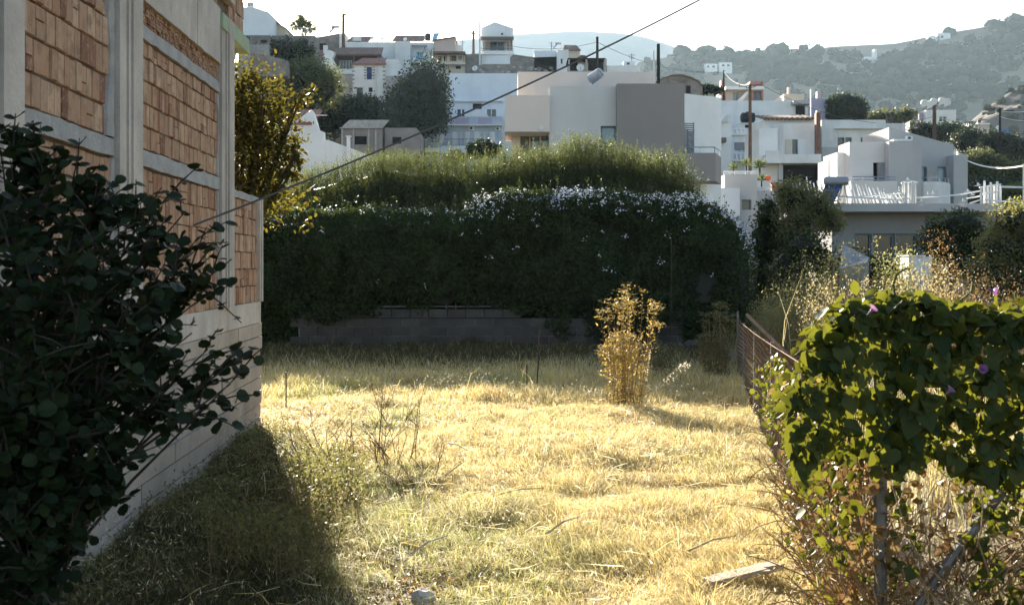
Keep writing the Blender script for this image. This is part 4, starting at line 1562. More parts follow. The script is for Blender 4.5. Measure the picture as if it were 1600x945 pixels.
# pale seed husks caught in the grass
N = 15000
y = 5.3 + RNG.random(N) * 10.5
xa, xb = lotx(y)
x = xa + (xb - xa) * RNG.random(N)
k = RNG.random(N) < np.clip(-.05 + 1.0 * fbm(x, y, 55, .7, 3), .02, 1)
x, y = x[k], y[k]
k = in_lot(x, y)
x, y = x[k], y[k]
pos = np.stack([x, y, gz(x, y) + RNG.uniform(.10, .34, len(x))], 1)
leaves('seed_husks', pos, RNG.normal(0, 1, pos.shape) + [0, 0, -.4], RNG.normal(0, 1, pos.shape), RNG.uniform(.015, .034, len(x)), .006, 'oat_husk', None, 'diamond',
       kind='stuff', label='pale oat husks scattered through the dry grass', cat='seed husks')
# leaf litter in the bare patch
N = 3000
x = RNG.normal(-.62, .42, N)
y = RNG.uniform(5.3, 9.6, N)
k = in_lot(x, y)
x, y = x[k], y[k]
pos = np.stack([x, y, gz(x, y) + RNG.uniform(.0, .03, len(x))], 1)
leaves('leaf_litter', pos, RNG.normal(0, 1, pos.shape) * [1, 1, .3], RNG.normal(0, .5, pos.shape) + [0, 0, 1], RNG.uniform(.02, .05, len(x)), .02, 'dry_vine_leaf', None, 'oval',
       kind='stuff', label='brown leaf litter on the bare strip at the shadow edge', cat='leaf litter')


# rough ground beyond the side fence
def right_col(x, y, rg):
    n = len(x)
    k = rg.random((n, 1))
    c_ = np.where(k < .45, STRAW * .8, np.where(k < .7, PALE * .85, np.where(k < .85, BROWN, YGREEN * .7)))
    return c_ * rg.uniform(.7, 1.1, (n, 1))


grass('tall_dry_grass', 46000, 5.0, 27, lambda y: (fx(np.minimum(y, 22)) + .12, .48 * y + .8), .22, .75, .007, 'tall dry grass on the plot beyond the chain-link fence', 84,
      lambda x, y: np.clip(.35 + .6 * fbm(x, y, 66, 1.2, 3), .08, 1), .55, right_col)
# low green growth along the building foot
N = 9000
y = RNG.uniform(4.6, 12.2, N)
x = -2.154 - .0444 * y + np.abs(RNG.normal(0, .32, N)) + .03
pos = np.stack([x, y, gz(x, y) + np.abs(RNG.normal(.0, .085, N))], 1)
leaves('weeds', pos, RNG.normal(0, 1, pos.shape) + [0, 0, .8], RNG.normal(0, .6, pos.shape) + [0, 0, .8], RNG.uniform(.018, .04, N), .012, 'green_weed', None, 'oval', kind='stuff',
       label='low green weeds along the foot of the brick building', cat='weeds')


def thicket(label, px0, px1, pyt, Y, depth, n, mat, seed, leaf=.035, stemm='dry_stem', per=22, name='weed_thicket'):
    """stand of thin upright stalks with small leaves or seed from knee height to the tip"""
    rg = np.random.default_rng(seed)
    xm = ((px0 + px1) / 2 - CX) / F * Y
    o = thing(name, (xm, Y, gz1(xm, Y)), label, 'weeds')
    y = Y + rg.random(n) * depth
    x = (rg.uniform(px0, px1, n) - CX) / F * y
    top = (EYE + (HY - pyt) / F * y) * (1 + .18 * fbm(x, y, seed, .8, 2)) * rg.uniform(.55, 1.08, n)
    g = gz(x, y)
    base = np.stack([x, y, g], 1)
    tip = base + np.stack([rg.normal(0, .12, n), rg.normal(0, .12, n), np.maximum(top - g, .2)], 1)
    t = rg.random((n, per)) ** .6
    pos = (base[:, None, :] + (tip - base)[:, None, :] * t[:, :, None]).reshape(-1, 3) + rg.normal(0, .035, (n * per, 3))
    L = rg.uniform(.6, 1.4, n * per) * leaf
    leaves('foliage', pos, rg.normal(0, 1, pos.shape) + [0, 0, .5], rg.normal(0, 1, pos.shape), L, L * .4, mat, o)
    w = np.array([.004, 0, 0])
    v = np.stack([base - w, base + w, tip], 1).reshape(-1, 3)
    np_mesh('stems', v, np.arange(n * 3).reshape(-1, 3), stemm, o, kind='stuff')
    return o


thicket('pale weed thicket behind the far end of the chain-link fence', 1195, 1300, 440, 17.5, 2.0, 420, 'green_weed', 401, .04)
thicket('straw-coloured tall weeds behind the vine, before the grey sheet', 1260, 1420, 425, 15.5, 2.5, 700, 'dry_weed', 402, .034)
thicket('olive-green tall weeds in front of the slanting grey sheet', 1285, 1465, 414, 18.2, 1.6, 420, 'green_weed', 412, .045)
thicket('dry tall weeds before the pale box', 1400, 1500, 432, 14.0, 2.0, 450, 'dry_weed', 403, .032)
thicket('brownish tall weeds beneath the light green tree', 1480, 1610, 436, 13.0, 2.0, 480, 'dry_vine_leaf', 404, .032)
thicket('dull green weeds low behind the fence in the hedge shade', 1180, 1260, 478, 21, 2.5, 380, 'green_weed', 405, .045)
thicket('loose leafy weeds with tiny blossoms right of the dark shrub', 1225, 1330, 405, 19.5, 1.5, 260, 'green_weed', 406, .05)

thicket('ragged green weeds along the edge of the building shadow', 448, 560, 712, 7.6, 2.6, 150, 'green_weed', 409, .03, per=30)
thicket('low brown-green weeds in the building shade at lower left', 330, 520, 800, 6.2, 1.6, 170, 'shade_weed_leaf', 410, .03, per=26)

# small litter of the lot: stones and sticks in the grass
for i, (px, py, r_, lb) in enumerate(((1035, 905, .035, 'small pale stone lying in the grass left of the planks'), (885, 918, .03, 'little grey stone near the bottom middle of the lot'),
                                      (748, 872, .028, 'little stone in the grass of the lower lot'), (590, 905, .04, 'stone on the littered bare patch beside the shadow'),
                                      (622, 872, .03, 'small stone by the littered bare patch'))):
    Y_ = EYE * F / (py - HY)
    p = P(px, py, Y_)
    stone(lb, (p[0], p[1], gz1(p[0], p[1]) + r_ * .5), (r_ * 1.3, r_, r_ * .8), 30 + i)
for i, (x0, y0, x1, y1, lb) in enumerate(((855, 860, 905, 842, 'thin pale stick lying in the middle of the lot'), (1075, 885, 1150, 868, 'pale stick lying in the grass above the planks'),
                                          (640, 888, 700, 868, 'dry stick lying near the littered bare patch'), (700, 712, 730, 726, 'dark twig lying in the bright grass'),
                                          (770, 800, 850, 796, 'thin straw-coloured stick across the lower lot'))):
    pa, pb2 = [Vector(P(a, b_, EYE * F / (b_ - HY))) for a, b_ in ((x0, y0), (x1, y1))]
    pa.z, pb2.z = gz1(pa.x, pa.y) + .09, gz1(pb2.x, pb2.y) + .12
    MB().tube([pa, pa.lerp(pb2, .5) + Vector((0, 0, .02)), pb2], [.007, .006, .004], 5).build('stick', 'dead_twig' if 'dark' in lb else 'weathered_wood', None, label=lb, cat='stick')
# ---------------------------------------------------------------- village materials
surf('white_plaster', (.80, .80, .78), (.70, .70, .68), .6, stain=(.42, .41, .39), stain_amt=.45, streak=True)
surf('bluish_plaster', (.80, .83, .85), (.72, .75, .77), .5, stain=(.40, .42, .44), stain_amt=.4, streak=True)
surf('grey_blue_plaster', (.50, .54, .60), (.42, .46, .52), .5)
surf('taupe_plaster', (.30, .265, .245), (.275, .245, .225), .9, bump=.12, bump_scale=30, stain=(0.186, 0.164, 0.152), stain_amt=.4, streak=True)
surf('beige_plaster', (.80, .675, .585), (.74, .625, .54), .7, bump=.12, bump_scale=30, stain=(0.471, 0.415, 0.372), stain_amt=.4, streak=True)
surf('light_taupe_plaster', (.68, .645, .615), (.63, .60, .575), .7, bump=.12, bump_scale=30, stain=(0.422, 0.400, 0.381), stain_amt=.4, streak=True)
surf('grey_plaster', (.46, .445, .44), (.42, .41, .40), .8, bump=.1, bump_scale=30, stain=(0.285, 0.276, 0.273), stain_amt=.4, streak=True)
surf('dark_grey_plaster', (.27, .265, .26), (.22, .215, .21), .8, stain=(.14, .14, .135), stain_amt=.5, streak=True)
surf('weathered_white', (.76, .75, .72), (.65, .64, .61), .8, stain=(.30, .29, .26), stain_amt=.7, streak=True)
surf('cream_plaster', (.62, .55, .44), (.54, .47, .37), .5, stain=(.36, .30, .24), stain_amt=.4)
surf('pink_plaster', (.58, .46, .42), (.52, .41, .37), .5)
surf('rose_plaster', (.48, .22, .18), (.40, .18, .15), .5)
surf('lilac_plaster', (.42, .38, .48), (.36, .33, .42), .5)
surf('stone_wall', (.28, .25, .22), (.16, .14, .125), 1.1, bump=.9, bump_scale=2.5, dist=.12, stain=(.42, .38, .33), stain_amt=.7)
surf('rough_stone', (.40, .38, .35), (.24, .22, .20), .9, bump=.8, bump_scale=2.5, dist=.1, stain=(.55, .54, .52), stain_amt=.8)
surf('shed_wall', (.34, .29, .26), (.24, .20, .18), .7, stain=(.14, .12, .11), stain_amt=.75, streak=True)
surf('red_tile', (.30, .13, .095), (.22, .10, .08), 1.2)
surf('brown_tile', (.20, .13, .10), (.14, .095, .08), 1.0)
surf('dark_glass', (.022, .026, .032), (.03, .034, .04), 1, rough=.12, spec=.6)
surf('blue_glass', (.16, .26, .34), (.12, .20, .28), 1, rough=.1, spec=.7)
surf('curtain', (.50, .54, .58), (.42, .46, .50), 3)
surf('dark_opening', (.018, .018, .020), (.012, .012, .013), 1)
surf('white_frame', (.74, .74, .74), (.68, .68, .68), 2, rough=.5)
surf('grey_frame', (.16, .18, .20), (.13, .15, .17), 2, rough=.5)
surf('blue_paint', (.035, .06, .16), (.025, .045, .12), 2, rough=.6)
surf('sky_blue_paint', (.22, .46, .66), (.18, .40, .58), 2, rough=.6)
surf('brown_paint', (.16, .095, .06), (.12, .07, .045), 2)
surf('shutter_grey', (.27, .27, .28), (.23, .23, .24), 2)
surf('black_plastic', (.018, .018, .022), (.025, .025, .028), 2, rough=.5)
surf('steel', (.42, .42, .43), (.34, .34, .35), 3, rough=.3, metallic=.7)
surf('dark_steel', (.06, .07, .08), (.05, .055, .06), 3, rough=.5, metallic=.4)
surf('solar_glass', (.03, .055, .13), (.02, .04, .10), 2, rough=.12, spec=.6)
surf('tank_grey', (.33, .34, .36), (.27, .28, .30), 2, rough=.4, metallic=.3)
surf('white_paint', (.80, .80, .79), (.74, .74, .73), 2, rough=.5)
surf('terracotta', (.42, .20, .12), (.34, .16, .10), 3)
surf('orange_plastic', (.75, .14, .03), (.65, .12, .03), 3, rough=.4)
surf('chimney_brick', (.24, .13, .095), (.18, .10, .075), 3, stain=(.33, .25, .2), stain_amt=.5)
surf('blue_tarp', (.03, .18, .55), (.03, .15, .48), 3)
surf('grey_sheet', (.20, .20, .21), (.15, .15, .16), 1.5, rough=.6)
leafy('agave_leaf', (.09, .14, .06), (.16, .20, .08), .25, (.3, .34, .1))
leafy('bougainvillea', (.30, .10, .22), (.40, .30, .36), .3)


def X(px, Y):
    return (px - CX) / F * Y


def Z(py, Y):
    return EYE + (HY - py) / F * Y


class House:
    """a building that faces the viewer at distance Y; sizes are read off in photo pixels at the face they stand on"""

    def __init__(self, label, px, Y, name='house', cat='house', group='village houses'):
        self.Y = Y
        self.root = thing(name, (X(px, Y), Y, gz1(X(px, Y), Y)), label, cat, group)

    def vol(self, mat, px0, px1, pyt, pyb=None, dy=0.0, dep=6.0, wins=(), name='wall', rev=.16):
        Y = self.Y + dy
        x0, x1, z1 = X(px0, Y), X(px1, Y), Z(pyt, Y)
        z0 = Z(pyb, Y) if pyb is not None else min(gz1(x0, Y), gz1(x1, Y), gz1(x0, Y + dep)) - .6
        ops = []
        for w in wins:
            ops.append((X(w[0], Y), X(w[1], Y), Z(w[3], Y), Z(w[2], Y), w[4]))
        MB().facade(x0, x1, z0, z1, Y, Y + dep, ops, rev).build(name, mat, self.root)
        for o in ops:
            self.win(o, Y, rev)
        return self

    def win(self, o, Y, rev=.16):
        x0, x1, z0, z1, kind = o
        w, h = x1 - x0, z1 - z0
        fr = {'w': 'white_frame', 'c': 'white_frame', 'g': 'grey_frame', 'b': 'blue_paint', 's': 'white_frame', 'u': 'white_frame', 'd': 'grey_frame',
              'o': None, 'n': 'brown_paint', 'l': 'shutter_grey', 'v': 'grey_frame'}[kind[0]]
        pane = {'w': 'dark_glass', 'c': 'curtain', 'g': 'dark_glass', 'b': 'blue_paint', 's': 'curtain', 'u': 'sky_blue_paint', 'd': 'dark_glass', 'o': 'dark_opening',
                'n': 'brown_paint', 'l': 'shutter_grey', 'v': 'blue_glass'}[kind[0]]
        a = Y + rev
        if fr is None:
            MB().box(x0 - .02, x1 + .02, a + .0, a + .05, z0 - .02, z1 + .02).build('window', pane, self.root)
            return
        t = min(.09, w * .10)
        q = MB()
        q.box(x0, x0 + t, a - .07, a, z0, z1).box(x1 - t, x1, a - .07, a, z0, z1)
        q.box(x0 + t, x1 - t, a - .07, a, z1 - t, z1).box(x0 + t, x1 - t, a - .07, a, z0, z0 + t)
        n = 2 if w > .9 and kind[0] not in 'bnl' else 1
        for k in range(1, n):
            xm = x0 + w * k / n
            q.box(xm - t / 2, xm + t / 2, a - .06, a, z0 + t, z1 - t)
        if kind[0] == 'l':
            m_ = max(4, int(h / .12))
            for k in range(m_):
                zz = z0 + t + (h - 2 * t) * (k + .2) / m_
                q.box(x0 + t, x1 - t, a - .05, a - .01, zz, zz + (h / m_) * .55)
        f_ = q.build('window', fr, self.root)
        MB().box(x0 - .02, x1 + .02, a + .002, a + .05, z0 - .02, z1 + .02).build('pane', pane, f_)
        if kind[0] in 'cgw' and h > .7 and 'x' not in kind:
            MB().box(x0 - .08, x1 + .08, Y - .07, Y + .03, z0 - .09, z0 - .004).build('sill', fr, f_)
        if 's' in kind:
            for sx in (-1, 1):
                c_ = x0 - w * .26 if sx < 0 else x1 + w * .26
                sh = MB().box(c_ - w * .23, c_ + w * .23, Y - .06, Y - .01, z0, z1)
                sh.build('shutter', 'white_frame', self.root)

    def box(self, name, mat, px0, px1, pyt, pyb, dy, dep):
        Y = self.Y + dy
        MB().box(X(px0, Y), X(px1, Y), Y, Y + dep, Z(pyb, Y), Z(pyt, Y)).build(name, mat, self.root)
        return self

    def poly(self, name, mat, pts, dy, dep):
        Y = self.Y + dy
        MB().slab([(X(a, Y), Z(b_, Y)) for a, b_ in pts], Y, Y + dep).build(name, mat, self.root)
        return self

    def rail(self, px0, px1, pyt, pyb, dy, n, mat='dark_steel', r=.022):
        Y = self.Y + dy
        q = MB()
        x0, x1, z0, z1 = X(px0, Y), X(px1, Y), Z(pyb, Y), Z(pyt, Y)
        q.tube([(x0, Y, z1), (x1, Y, z1)], r * 1.3, 5)
        q.tube([(x0, Y, z0 + .06), (x1, Y, z0 + .06)], r, 5)
        for k in range(n + 1):
            x = x0 + (x1 - x0) * k / n
            q.tube([(x, Y, z0), (x, Y, z1)], r * .8, 4)
        q.build('railing', mat, self.root)
        return self

    def roof(self, mat, px0, px1, py_eave, py_ridge, dy, dep, inset=0, name='roof', n=None):
        """tiled slope rising from the eave at the front to a ridge behind, ribbed like roof tiles"""
        Y = self.Y + dy
        x0, x1, z0 = X(px0, Y), X(px1, Y), Z(py_eave, Y)
        Y2 = Y + dep
        z1 = Z(py_ridge, Y2)
        w = x1 - x0
        n = n or max(6, int(w / .34))
        vs, fs = [], []
        for k in range(2 * n + 1):
            x = x0 + w * k / (2 * n)
            xr = x0 + inset * w + (w * (1 - 2 * inset)) * k / (2 * n)
            lift = .07 if k % 2 else 0
            vs += [(x, Y, z0 + lift), (xr, Y2, z1 + lift), (x, Y, z0 - .12), (xr, Y2, z1 - .12)]
        for k in range(2 * n):
            a = k * 4
            fs += [(a, a + 4, a + 5, a + 1), (a + 2, a + 3, a + 7, a + 6), (a, a + 2, a + 6, a + 4), (a + 1, a + 5, a + 7, a + 3)]
        fs += [(0, 1, 3, 2), (8 * n, 8 * n + 2, 8 * n + 3, 8 * n + 1)]
        MB().add(vs, fs).build(name, mat, self.root)
        return self

    def ac(self, px, py, s=5, dy=0):
        Y = self.Y + dy
        c_ = P(px, py, Y)
        w = s / F * Y
        u = MB().box(c_[0] - w, c_[0] + w, Y - .3, Y - .01, c_[2] - w * .75, c_[2] + w * .75).build('air_conditioner', 'white_paint', self.root)
        MB().disc((c_[0] - w * .15, Y - .31, c_[2]), (0, 1, 0), w * .55, .03, 12).build('fan_grille', 'dark_steel', u)
        return self


def tank(label, px, py, rx, ry, Y, mat='black_plastic', horiz=False):
    c_ = Vector(P(px, py, Y))
    a, b_ = rx / F * Y, ry / F * Y
    o = thing('water_tank', c_ - Vector((0, 0, b_)), label, 'water tank', 'rooftop water tanks')
    if horiz:
        q = MB().tube([c_ - Vector((a, 0, 0)), c_ - Vector((a * .86, 0, 0)), c_ + Vector((a * .86, 0, 0)), c_ + Vector((a, 0, 0))], [b_ * .7, b_, b_, b_ * .7], 14)
    else:
        q = MB().tube([c_ - Vector((0, 0, b_)), c_ + Vector((0, 0, b_ * .7)), c_ + Vector((0, 0, b_ * .95))], [a, a, a * .75], 14)
    q.build('drum', mat, o)
    MB().tube([c_ + Vector((0, 0, b_ * .95)), c_ + Vector((0, 0, b_ * 1.15))], a * .3, 10).build('lid', mat, o)
    return o


def solar_heater(label, px, py, s, Y, face=-1):
    """sloping collector panel with a drum over its upper end"""
    c_ = Vector(P(px, py, Y))
    k = s / F * Y
    o = thing('solar_water_heater', c_ - Vector((0, 0, k * .5)), label, 'solar heater', 'rooftop solar water heaters')
    MB().tube([c_ + Vector((-k * .6, 0, k * .45)), c_ + Vector((k * .6, 0, k * .45))], k * .22, 12).build('drum', 'steel', o)
    a, b_ = c_ + Vector((face * k * .2, .1, k * .3)), c_ + Vector((face * k * .9, -.2, -k * .5))
    w = Vector((0, k * .6, 0))
    d = Vector((.0, 0, .06))
    MB().add([a - w, a + w, b_ + w, b_ - w, a - w + d, a + w + d, b_ + w + d, b_ - w + d],
             [(0, 1, 2, 3), (7, 6, 5, 4), (0, 4, 5, 1), (1, 5, 6, 2), (2, 6, 7, 3), (3, 7, 4, 0)]).build('collector', 'solar_glass', o)
    q = MB()
    for sx in (-.5, .5):
        q.tube([c_ + Vector((sx * k, 0, k * .4)), c_ + Vector((sx * k, 0, -k * .55))], .03, 4)
    q.build('stand', 'steel', o)
    return o


def dish(label, px, py, r, Y, tilt=(-.3, -1, .35)):
    c_ = Vector(P(px, py, Y))
    rad = r / F * Y
    o = thing('satellite_dish', c_ - Vector((0, 0, rad * 1.4)), label, 'satellite dish', 'satellite dishes on the roofs')
    d = Vector(tilt).normalized()
    q = MB().tube([c_ - d * rad * .25, c_ - d * rad * .12, c_ + d * rad * .1], [rad * .15, rad * .65, rad], 14, False)
    q.build('bowl', 'white_paint', o)
    MB().tube([c_ - d * rad * .2, c_ - Vector((0, 0, rad * 1.6))], rad * .08, 5).build('mast', 'steel', o)
    MB().tube([c_ - Vector((0, 0, rad)) + d * rad * .1, c_ + d * rad * .9], rad * .05, 4).build('arm', 'steel', o)
    return o


# ================================================================= the taupe house behind the hedges
H1 = House('modern taupe and white house of stepped cubes right behind the green hedge', 960, 45)
g0 = gz1(4, 45) - .5
r1 = H1.root
H1.vol('beige_plaster', 809, 1024, 112.5, None, 4.2, 5, name='upper_block')
H1.vol('light_taupe_plaster', 858.5, 965, 135, None, 0.55, 7, [(938.5, 964, 197, 225, 'v')], name='wall')
H1.vol('beige_plaster', 789, 859, 149, 206, 0.3, 3.5, name='projecting_room')
H1.vol('beige_plaster', 800, 860, 205, None, 1.9, 4, [(813, 827, 206.5, 240, 'l'), (829, 843, 208, 240, 'v'), (845, 858, 208, 240, 'v')], name='wall')
q = MB().disc(P(846, 200.5, 45.26), (0, 1, 0), .09, .06, 12)
q.build('wall_lamp', 'white_paint', r1)
H1.vol('taupe_plaster', 964.2, 1069.5, 131, None, 0, 4, name='wall')
# white side wall turned away to the right, with louvred shutters and a balcony
xa, ya, xb, yb = X(1069.5, 45), 45.6, X(1127, 48.2), 48.2
MB().prism([(xa - .01, ya), (xb, yb), (xb - 1.5, yb + 2.5), (xa - .01, yb + 2.5)], g0, [Z(146, ya), Z(153, yb), Z(153, yb), Z(146, ya)]).build('side_wall', 'white_plaster', r1)
dside = Vector((xb - xa, yb - ya, 0)).normalized()
nside = Vector((dside.y, -dside.x, 0))
for (s0, s1, zt) in ((.03, .38, 192), (.40, .72, 203)):
    a, b_ = Vector((xa, ya, 0)) + dside * s0 + nside * .02, Vector((xa, ya, 0)) + dside * s1 + nside * (.30 if s0 < .1 else .05)
    zt, zb_ = Z(zt, 45.8), Z(240, 45.6)
    q = MB()
    m_ = 16
    for k in range(m_):
        z0_ = zb_ + (zt - zb_) * k / m_
        z1_ = z0_ + (zt - zb_) / m_ * .6
        q.add([(a.x, a.y, z0_), (b_.x, b_.y, z0_), (b_.x, b_.y, z1_), (a.x, a.y, z1_), (a.x + .03, a.y + .03, z0_ + .03), (b_.x + .03, b_.y + .03, z0_ + .03),
               (b_.x + .03, b_.y + .03, z1_), (a.x + .03, a.y + .03, z1_)], [(0, 1, 2, 3), (5, 4, 7, 6), (3, 2, 6, 7), (1, 0, 4, 5)])
    q.tube([(a.x, a.y, zb_), (a.x, a.y, zt)], .03, 4).tube([(b_.x, b_.y, zb_), (b_.x, b_.y, zt)], .03, 4)
    q.build('louvred_shutter', 'shutter_grey', r1)
bx1, bx2 = X(1118, 45.01), X(1127, 46.9)
plan = [(xa + .002, 45.01), (bx1, 45.01), (bx2, 46.9), (xa + .9, 46.7), (xa + .002, 45.9)]
MB().prism(plan, Z(283, 45), Z(239, 45)).build('balcony', 'taupe_plaster', r1)
q = MB()
for (a, b_) in (((xa + .05, 45.05), (bx1 - .03, 45.05)), ((bx1 - .03, 45.05), (bx2 - .03, 46.8))):
    q.tube([(a[0], a[1], Z(230, 45)), (b_[0], b_[1], Z(230, 45))], .022, 5)
    for k in range(3):
        t = k / 2
        q.tube([(a[0] + (b_[0] - a[0]) * t, a[1] + (b_[1] - a[1]) * t, Z(239.5, 45)), (a[0] + (b_[0] - a[0]) * t, a[1] + (b_[1] - a[1]) * t, Z(230, 45))], .016, 4)
q.build('balcony_railing', 'steel', r1)
# steel drum heater on its roof
c_ = Vector(P(931, 119, 48))
o = thing('solar_water_heater', c_ - Vector((0, 0, .5)), 'shiny steel drum heater on the taupe house roof', 'solar heater', 'rooftop solar water heaters')
ax = Vector((.75, -.5, .45)).normalized()
MB().tube([c_ - ax * .32, c_ - ax * .29, c_ + ax * .26, c_ + ax * .30], [.17, .23, .23, .19], 16).build('drum', 'steel', o, smooth=False)
MB().disc(c_ + ax * .31, ax, .14, .04, 14).build('end_cap', 'tank_grey', o)
q = MB()
q.tube([c_ + ax * .33, c_ + ax * .40 + Vector((.04, 0, -.2)), c_ + Vector((-.02, -.3, -.35)), c_ + Vector((-.05, -.2, -.52))], .025, 6)
q.tube([c_ + Vector((.15, 0, 0)), c_ + Vector((.15, 0, -.55))], .025, 5).tube([c_ + Vector((-.2, 0, 0)), c_ + Vector((-.2, 0, -.55))], .025, 5)
q.build('pipes', 'white_cable', o)

# ================================================================= pale blue apartment house
H2 = House('pale blue-grey two-storey apartment house with shuttered balcony doors', 735, 138)
H2.vol('bluish_plaster', 702, 860, 115, None, 9, 10, [(714.6, 720, 171, 181.5, 'g'), (722, 725.5, 171, 181.5, 'g'), (738.7, 752.5, 162, 170.5, 'o'), (761, 767, 171, 182, 'g'), (768.5, 775, 171, 182, 'g')])
H2.box('cornice', 'white_plaster', 701.5, 786, 157, 159, 8.6, .4)
H2.poly('stair_parapet', 'white_plaster', [(726, 183), (728, 172), (756, 172), (764, 183), (764, 188), (726, 188)], 6.5, .3)
H2.vol('grey_blue_plaster', 690, 784, 182.5, None, 0, 8.8, [(713.5, 727, 206, 228, 'cs'), (749, 765.5, 206, 228, 'cs')])
H2.box('slab', 'white_plaster', 690, 784.5, 194.3, 196.3, -.8, .8)
for a, b_ in ((711, 733), (747, 768.5)):
    H2.box('parapet_panel', 'lilac_plaster', a, b_, 184.5, 193.3, -.06, .05)
H2.box('balcony', 'bluish_plaster', 688, 770, 228, 240, -1.3, 1.3)
H2.rail(689, 756, 217.5, 228, -1.28, 30)
H2.vol('grey_blue_plaster', 656.7, 689.6, 187, None, -2.0, 9, [(671, 686, 211, 224, 'cs')])
H2.box('slab', 'white_plaster', 656.4, 690, 199.3, 201, -2.7, .7)
H2.box('balcony', 'bluish_plaster', 655, 689, 231, 238, -3.2, 1.2)
H2.rail(655, 687, 222, 231, -3.15, 14)
H2.ac(664.5, 195.5, 4, -2).ac(737, 201, 4).ac(778, 202, 3.6)
H2.vol('white_plaster', 784, 800, 182, None, 1.5, 7)

# ================================================================= shed, gabled white house
H3 = House('low weathered concrete shed with two dark square windows above the hedge', 575, 105, 'shed', 'shed')
H3.vol('shed_wall', 533, 597, 200, None, 0, 7, [(554, 573, 213, 226, 'o')])
for a in (533.5, 551, 575, 586):
    H3.box('pier', 'concrete', a, a + 2.2, 200, 236, -.1, .1)
H3.poly('parapet', 'concrete', [(532, 200.5), (546, 187.6), (608, 187.6), (597, 200.5)], 1.5, .3)
H3.box('eave', 'concrete', 530.5, 598, 199.4, 200.8, -.25, .25)
H3.vol('shed_wall', 601, 650, 200, None, .8, 6, [(613, 627, 214, 225, 'o')])
H3.poly('gable', 'shed_wall', [(650, 200), (656, 206), (656, 245), (650, 245)], .8, 5)
H4 = House('white gabled house with a sloping garden wall behind the backlit tree', 490, 58)
H4.poly('wall', 'white_plaster', [(430, 300), (430, 190), (462, 190), (483, 174), (487, 172), (490, 176), (498, 203.5), (506, 206.5), (506, 300)], 0, .5)
H4.vol('white_plaster', 425, 470, 192, None, .5, 6)
H4.roof('red_tile', 440, 487, 192, 172, -.05, 3.2, 0)
H4.poly('garden_wall', 'white_plaster', [(506, 300), (506, 219.5), (513, 219), (541.5, 229.5), (588, 247), (588, 300)], .2, .4)
H4.box('slit_window', 'dark_opening', 489.2, 490.6, 190, 194, -.01, .02)
H4.box('chimney', 'white_plaster', 541.5, 546.5, 213, 250, .1, .18)
H4.box('chimney_cap', 'white_plaster', 540, 548, 212, 213.6, .05, .3)
H4.box('pipe', 'white_plaster', 491, 511, 179.6, 180.9, 1.5, .06)

# ================================================================= houses on the village ridge
H5 = House('whitewashed stone house with blue shutter and red tiled roof on the slope', 577, 140)
H5.vol('weathered_white', 551, 602.5, 100.5, None, 0, 6, [(573, 581, 105, 124.6, 'b'), (557, 567, 137, 155, 'g'), (576, 582, 137, 144, 'o')])
H5.roof('red_tile', 549.5, 603.5, 100, 91.5, -.3, 5.5, .12)
for (a, b_) in ((552, 1), (600, -1), (570.5, 1), (583.5, -1)):
    for k in range(7 if a in (552, 600) else 5):
        yy = 104 + k * (6.4 if a in (552, 600) else 4.4)
        H5.box('quoin', 'rough_stone', a - 1.6 - (k % 2) * .7, a + 1.6 + (k % 2) * .7, yy, yy + 2.4, -.04, .05)
H5.vol('white_plaster', 602.6, 622, 93, None, .6, 6)
H5.vol('rough_stone', 528, 551, 122, None, 1.0, 5, [(531, 536.5, 137, 145, 'o')])
H5.vol('rough_stone', 602.6, 650, 119, None, -.3, .8, name='terrace_wall')
H6 = House('brown-roofed veranda house with glazed terrace behind the blue-shuttered house', 558, 147)
H6.vol('stone_wall', 521, 596, 86, None, 3.2, 5, name='wall')
H6.vol('dark_wood', 523, 590, 87, 109, 1.4, .3, [(526, 530, 95, 108, 'g'), (531, 535, 95, 108, 'w'), (536, 540, 95, 108, 'w'), (541, 545, 95, 108, 'w'), (546, 550, 95, 108, 'w')], 'veranda', .1)
H6.roof('brown_tile', 520, 596, 85, 75, .6, 4.6, .04)
H6.box('beam', 'brown_paint', 521, 595, 86, 88, .8, .2)
for a in (524, 552, 589):
    H6.box('post', 'brown_paint', a, a + 1.6, 88, 109, .8, .15)
H6.box('terrace', 'white_plaster', 514, 552, 109, 116, .3, 3)
H6.box('wall', 'grey_plaster', 533, 552, 116, 126, .5, 2)
H6.poly('stair', 'white_plaster', [(503, 112), (503, 92), (508, 84), (514, 78), (523, 82), (519, 92), (524, 100), (524, 112)], -.4, 1.2)
H7 = House('long flat-roofed white house with a light blue balcony on the ridge', 630, 155)
H7.vol('white_plaster', 541, 617, 66, None, 0, 8)
H7.vol('white_plaster', 617.3, 641, 65, None, -1.2, 9)
H7.vol('white_plaster', 641.3, 677, 67, None, .2, 7, [(643, 667.5, 71, 96, 'o'), ], rev=1.3)
H7.vol('bluish_plaster', 643.2, 667.3, 71, 95.8, 1.2, .15, [(650, 661, 80.5, 95, 'u')], 'balcony_wall', .08)
H7.rail(641.5, 668, 88.5, 96, .05, 16, 'sky_blue_paint')
H7.box('balcony', 'white_plaster', 640.5, 669, 96, 98, -.7, 1.0)
H7.box('awning', 'brown_tile', 641, 664, 98, 102, -.2, .3)
H7.roof('brown_tile', 541, 575, 66, 57.5, .5, 5)
H7.roof('brown_tile', 612, 662, 64, 56, 2, 5)
H7.box('chimney', 'white_plaster', 551, 563, 57, 64, -.1, 1)
H7.ac(664, 76, 2.4, .1)
for a, b_ in ((556.5, 60), (597, 62), (633, 62)):
    dish('small white satellite dish on the ridge house roof, ' + {556.5: 'above its tiled corner', 597: 'above the long blank wall', 633: 'nearest the black tank'}[a], a if a > 570 else 582, b_, 3.2, 156)
tank('black water tank beside a blue panel on the white ridge house', 668.5, 58.5, 4.6, 5.5, 157)
